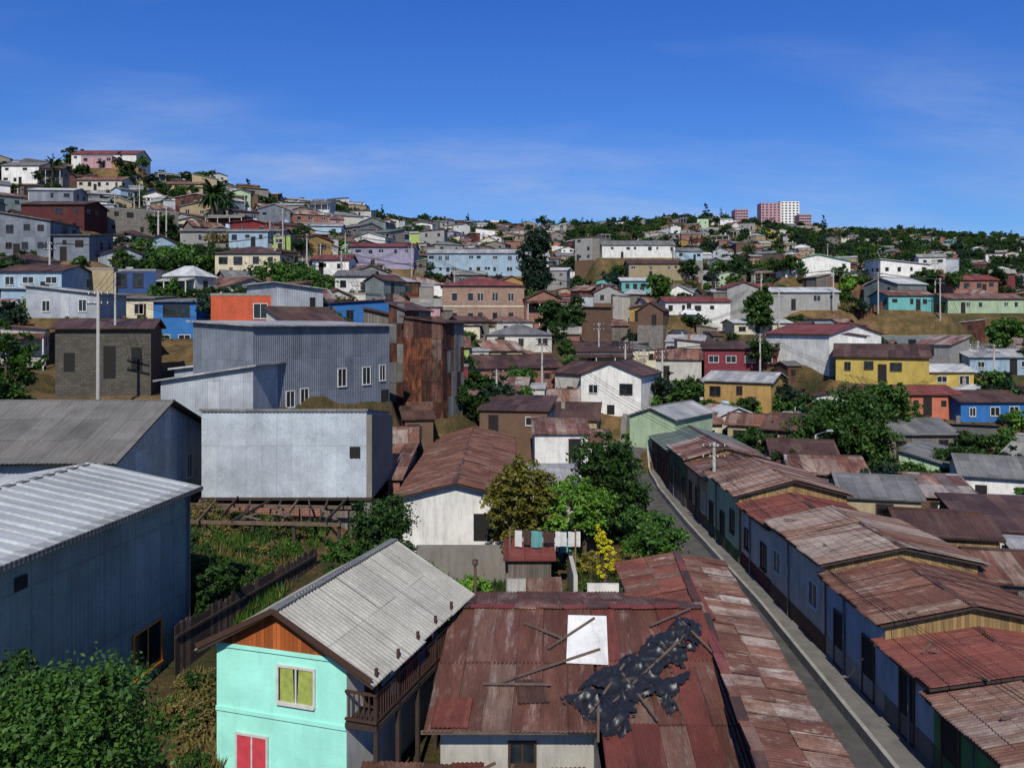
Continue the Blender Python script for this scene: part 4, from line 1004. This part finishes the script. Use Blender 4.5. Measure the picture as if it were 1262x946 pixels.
T('leafy_tree',252,715,33,1.2,1.0,6000,.08,L_dark,80,5)
for i in range(70):
    x=R.uniform(-6,8.5);y=R.uniform(39,62)
    if inside(x,y,.2): continue
    put('shrub',R.choice(bush),x,y,None,R.uniform(.4,.9))
for i in range(260):
    x=R.uniform(19,60);y=R.uniform(28,92)
    if inside(x,y,.2) : continue
    put('shrub' ,R.choice(bush),x,y,None,R.uniform(.5,1.2))
for i in range(150):
    x=R.uniform(22,60);y=R.uniform(38,92)
    if inside(x,y,.8) : continue
    put('tree' ,R.choice(far),x,y,None,R.uniform(.45,.85))
for i in range(30): put('shrub',R.choice(bush[:2]+bush[4:]),R.uniform(-12.2,-9.3),R.uniform(22,29),None,R.uniform(.2,.5))
# ------------------------------------------------------------ poles, lamps, wires
POL=[]
def pole(u,vt,D,name='utility_pole',arm=True,g0=None):
    x=px(u,D); zt=zz(vt,D); zb=(h(x,D) if g0 is None else g0)-.3; mb=MB(); H=zt-zb
    mb.tube((0,0,0),(0,0,H),.16,.1,m_pole,8)
    if arm:
        for k,z in enumerate((H-.3,H-1.0)):
            mb.beam((-.8,0,z),(.8,0,z),.09,.1,m_woodd)
            for q in (-.7,-.25,.25,.7): mb.tube((q,0,z+.05),(q,0,z+.2),.04,.03,m_fw,6)
    mb.build(name,(x,D,zb),0); POL.append(Vector((x,D,zt-.15)))
def lamp(u,vt,D,side=-1,g0=None):
    x=px(u,D); zt=zz(vt,D); zb=(h(x,D) if g0 is None else g0)-.3; mb=MB(); H=zt-zb
    mb.tube((0,0,0),(0,0,H-.4),.12,.07,m_pole,8); mb.tube((0,0,H-.4),(side*1.2,0,H),.035,.03,m_metal,6)
    e=side*1.2; mb.hexa([(e-.3,-.12,H-.1),(e+.3,-.12,H-.06),(e+.3,.12,H-.06),(e-.3,.12,H-.1),(e-.25,-.08,H+.04),(e+.25,-.08,H+.06),(e+.25,.08,H+.06),(e-.25,.08,H+.04)],m_metal)
    mb.build('street_lamp',(x,D,zb),0); POL.append(Vector((x,D,zt-.4)))
pole(121,358,60); pole(880,545,53,g0=-13.7); pole(668,415,98); pole(738,398,118); pole(612,455,88); pole(1003,545,72,arm=False)
lamp(1005,530,70,1); pole(440,350,120); pole(205,255,150); pole(22,232,175); pole(395,300,150); pole(945,410,118); pole(1080,545,76); pole(1205,420,112)
pole(870,395,150);pole(560,330,165);pole(480,300,190);pole(720,350,190);pole(1020,300,250);pole(830,300,260);pole(1165,690,45,g0=-14.2); pole(968,560,60,g0=-13.9,arm=False); pole(1110,480,95);lamp(142,330,66,1)
for i in range(110):
    y=90*math.exp(R.random()*1.35); x=R.uniform(-.62,.62)*y
    if inside(x,y,.2): continue
    pole(631+1000*x/y,400-1000*(h(x,y)+7.5)/y,y)
mb=MB()
def wire(a,b_,sag,r=.014):
    n=10; pv=None
    for i in range(n+1):
        t=i/n; p=a.lerp(b_,t)+Vector((0,0,-4*sag*t*(1-t)))
        if pv is not None: mb.tube(pv,p,r,r,m_wire,3,False)
        pv=p
for i,a in enumerate(POL):
    ds=sorted(((a-b_).length,j) for j,b_ in enumerate(POL) if j!=i)
    for dd,j in ds[:2]:
        if dd<60 and (j>i or R.random()<.4):
            for k in (-.6,-.2,.3,.7): wire(a+Vector((k,0,0)),POL[j]+Vector((k,0,0)),dd*.025,.01+.0001*a.y)
a=POL[1]
for k in (-.7,-.25,.3,.7):
    wire(a+Vector((k,0,0)),Vector((15+k,8,-6.5)),1.0,.012); wire(a+Vector((k,0,-.7)),Vector((13.2,31+k*3,-10.2)),.6,.01); wire(a+Vector((k,0,0)),POL[2]+Vector((k,0,0)),1.0,.02)
for k in (0,.3,.6): wire(Vector((13.3,20,-9.8+k*.4)),Vector((13.2,50,-9.5+k*.3)),.5,.012)
mb.build('overhead_cables')
def car(x,y,z,rot,col):
    mb=MB(); m_=simple('car_paint',col,.3,.1,.05)
    prof=[(-2.05,.35),(2.05,.35),(2.1,.62),(1.95,.82),(1.05,.92),(.5,1.38),(-1.1,1.4),(-1.75,.98),(-2.05,.9)]
    for s in (-1,1):
        pl=[(a,s*(.82 if b_<1 else .68),b_) for a,b_ in prof]; mb.poly(pl if s<0 else pl[::-1],m_)
    f=lambda q:(.82 if q[1]<1 else .68)
    for k in range(len(prof)):
        a=prof[k];b_=prof[(k+1)%len(prof)]
        gm=m_glass if k in(4,6) else m_
        mb.poly([(a[0],-f(a),a[1]),(a[0],f(a),a[1]),(b_[0],f(b_),b_[1]),(b_[0],-f(b_),b_[1])],gm)
    for s in (-1,1):
        mb.poly([(.8,s*.79,.98),(.42,s*.72,1.3),(-1.05,s*.72,1.32),(-1.45,s*.78,1.0)][::s],m_glass)
        for wx in (-1.3,1.3): mb.tube((wx,s*.62,.33),(wx,s*.85,.33),.33,.33,m_black,14)
    mb.build('parked_car',(x,y,z),rot)
for u,D,rot,c in ((850,150,.2,'d8d8d6'),(838,146,.3,'3a3c44'),(1058,128,.1,'c8c8c8')):
    x=px(u,D); car(x,D,h(x,D)+.1,rot,c)
# ------------------------------------------------------------ world / sun / camera
el=math.radians(43); az_x,az_y=-.06,-.998
sd=Vector((az_x*math.cos(el),az_y*math.cos(el),math.sin(el)))
su=bpy.data.lights.new('sun','SUN'); su.energy=5.0; su.angle=math.radians(.53); su.color=(1,.95,.86)
so=bpy.data.objects.new('sun',su); so.rotation_euler=sd.to_track_quat('Z','Y').to_euler(); scene.collection.objects.link(so)
w=bpy.data.worlds.new('World'); scene.world=w; w.use_nodes=True; nt=w.node_tree
bg=nt.nodes['Background']; sk=nt.nodes.new('ShaderNodeTexSky'); sk.sky_type='NISHITA'; sk.sun_disc=False
sk.sun_elevation=el; sk.sun_rotation=math.atan2(az_x,az_y); sk.altitude=100; sk.air_density=1.0; sk.dust_density=.3; sk.ozone_density=3.0
tc=nt.nodes.new('ShaderNodeTexCoord').outputs['Generated']
sp_=nt.nodes.new('ShaderNodeSeparateXYZ'); nt.links.new(tc,sp_.inputs[0])
zc=M(nt,'MAXIMUM',sp_.outputs[2],0.0)
tint=MIX(nt,RANGE(nt,zc,0.05,.4),(.52,.82,1.25,1),(.30,.73,1.62,1))
skc=MIX(nt,1.0,sk.outputs[0],tint,'MULTIPLY')
zz_=M(nt,'ADD',zc,.2)
cx=M(nt,'DIVIDE',sp_.outputs[0],zz_); cy=M(nt,'DIVIDE',sp_.outputs[1],zz_)
v1=COMB(nt,M(nt,'MULTIPLY',M(nt,'SUBTRACT',cx,M(nt,'MULTIPLY',cy,.3)),.5),M(nt,'MULTIPLY',cy,1.0),3.1)
cn=M(nt,'MULTIPLY',RANGE(nt,NOISE(nt,v1,1.5,3,.5),.42,.66),RANGE(nt,NOISE(nt,v1,4.2,9,.68),.34,.72,.15,1))
cl_=MIX(nt,M(nt,'MULTIPLY',cn,.62),skc,(5.0,6.0,8.8,1))
nt.links.new(cl_,bg.inputs[0]); bg.inputs[1].default_value=.083
cam=bpy.data.cameras.new('camera'); co=bpy.data.objects.new('camera',cam); scene.collection.objects.link(co)
co.location=(0,0,0); co.rotation_euler=(math.radians(90),0,0); cam.sensor_width=36; cam.lens=28.53; cam.shift_y=-73/1262
cam.clip_start=.1; cam.clip_end=6000; scene.camera=co
scene.view_settings.view_transform='Standard'; scene.view_settings.look='None'; scene.view_settings.exposure=0
print('done',time.time()-T0,len(bpy.data.objects))
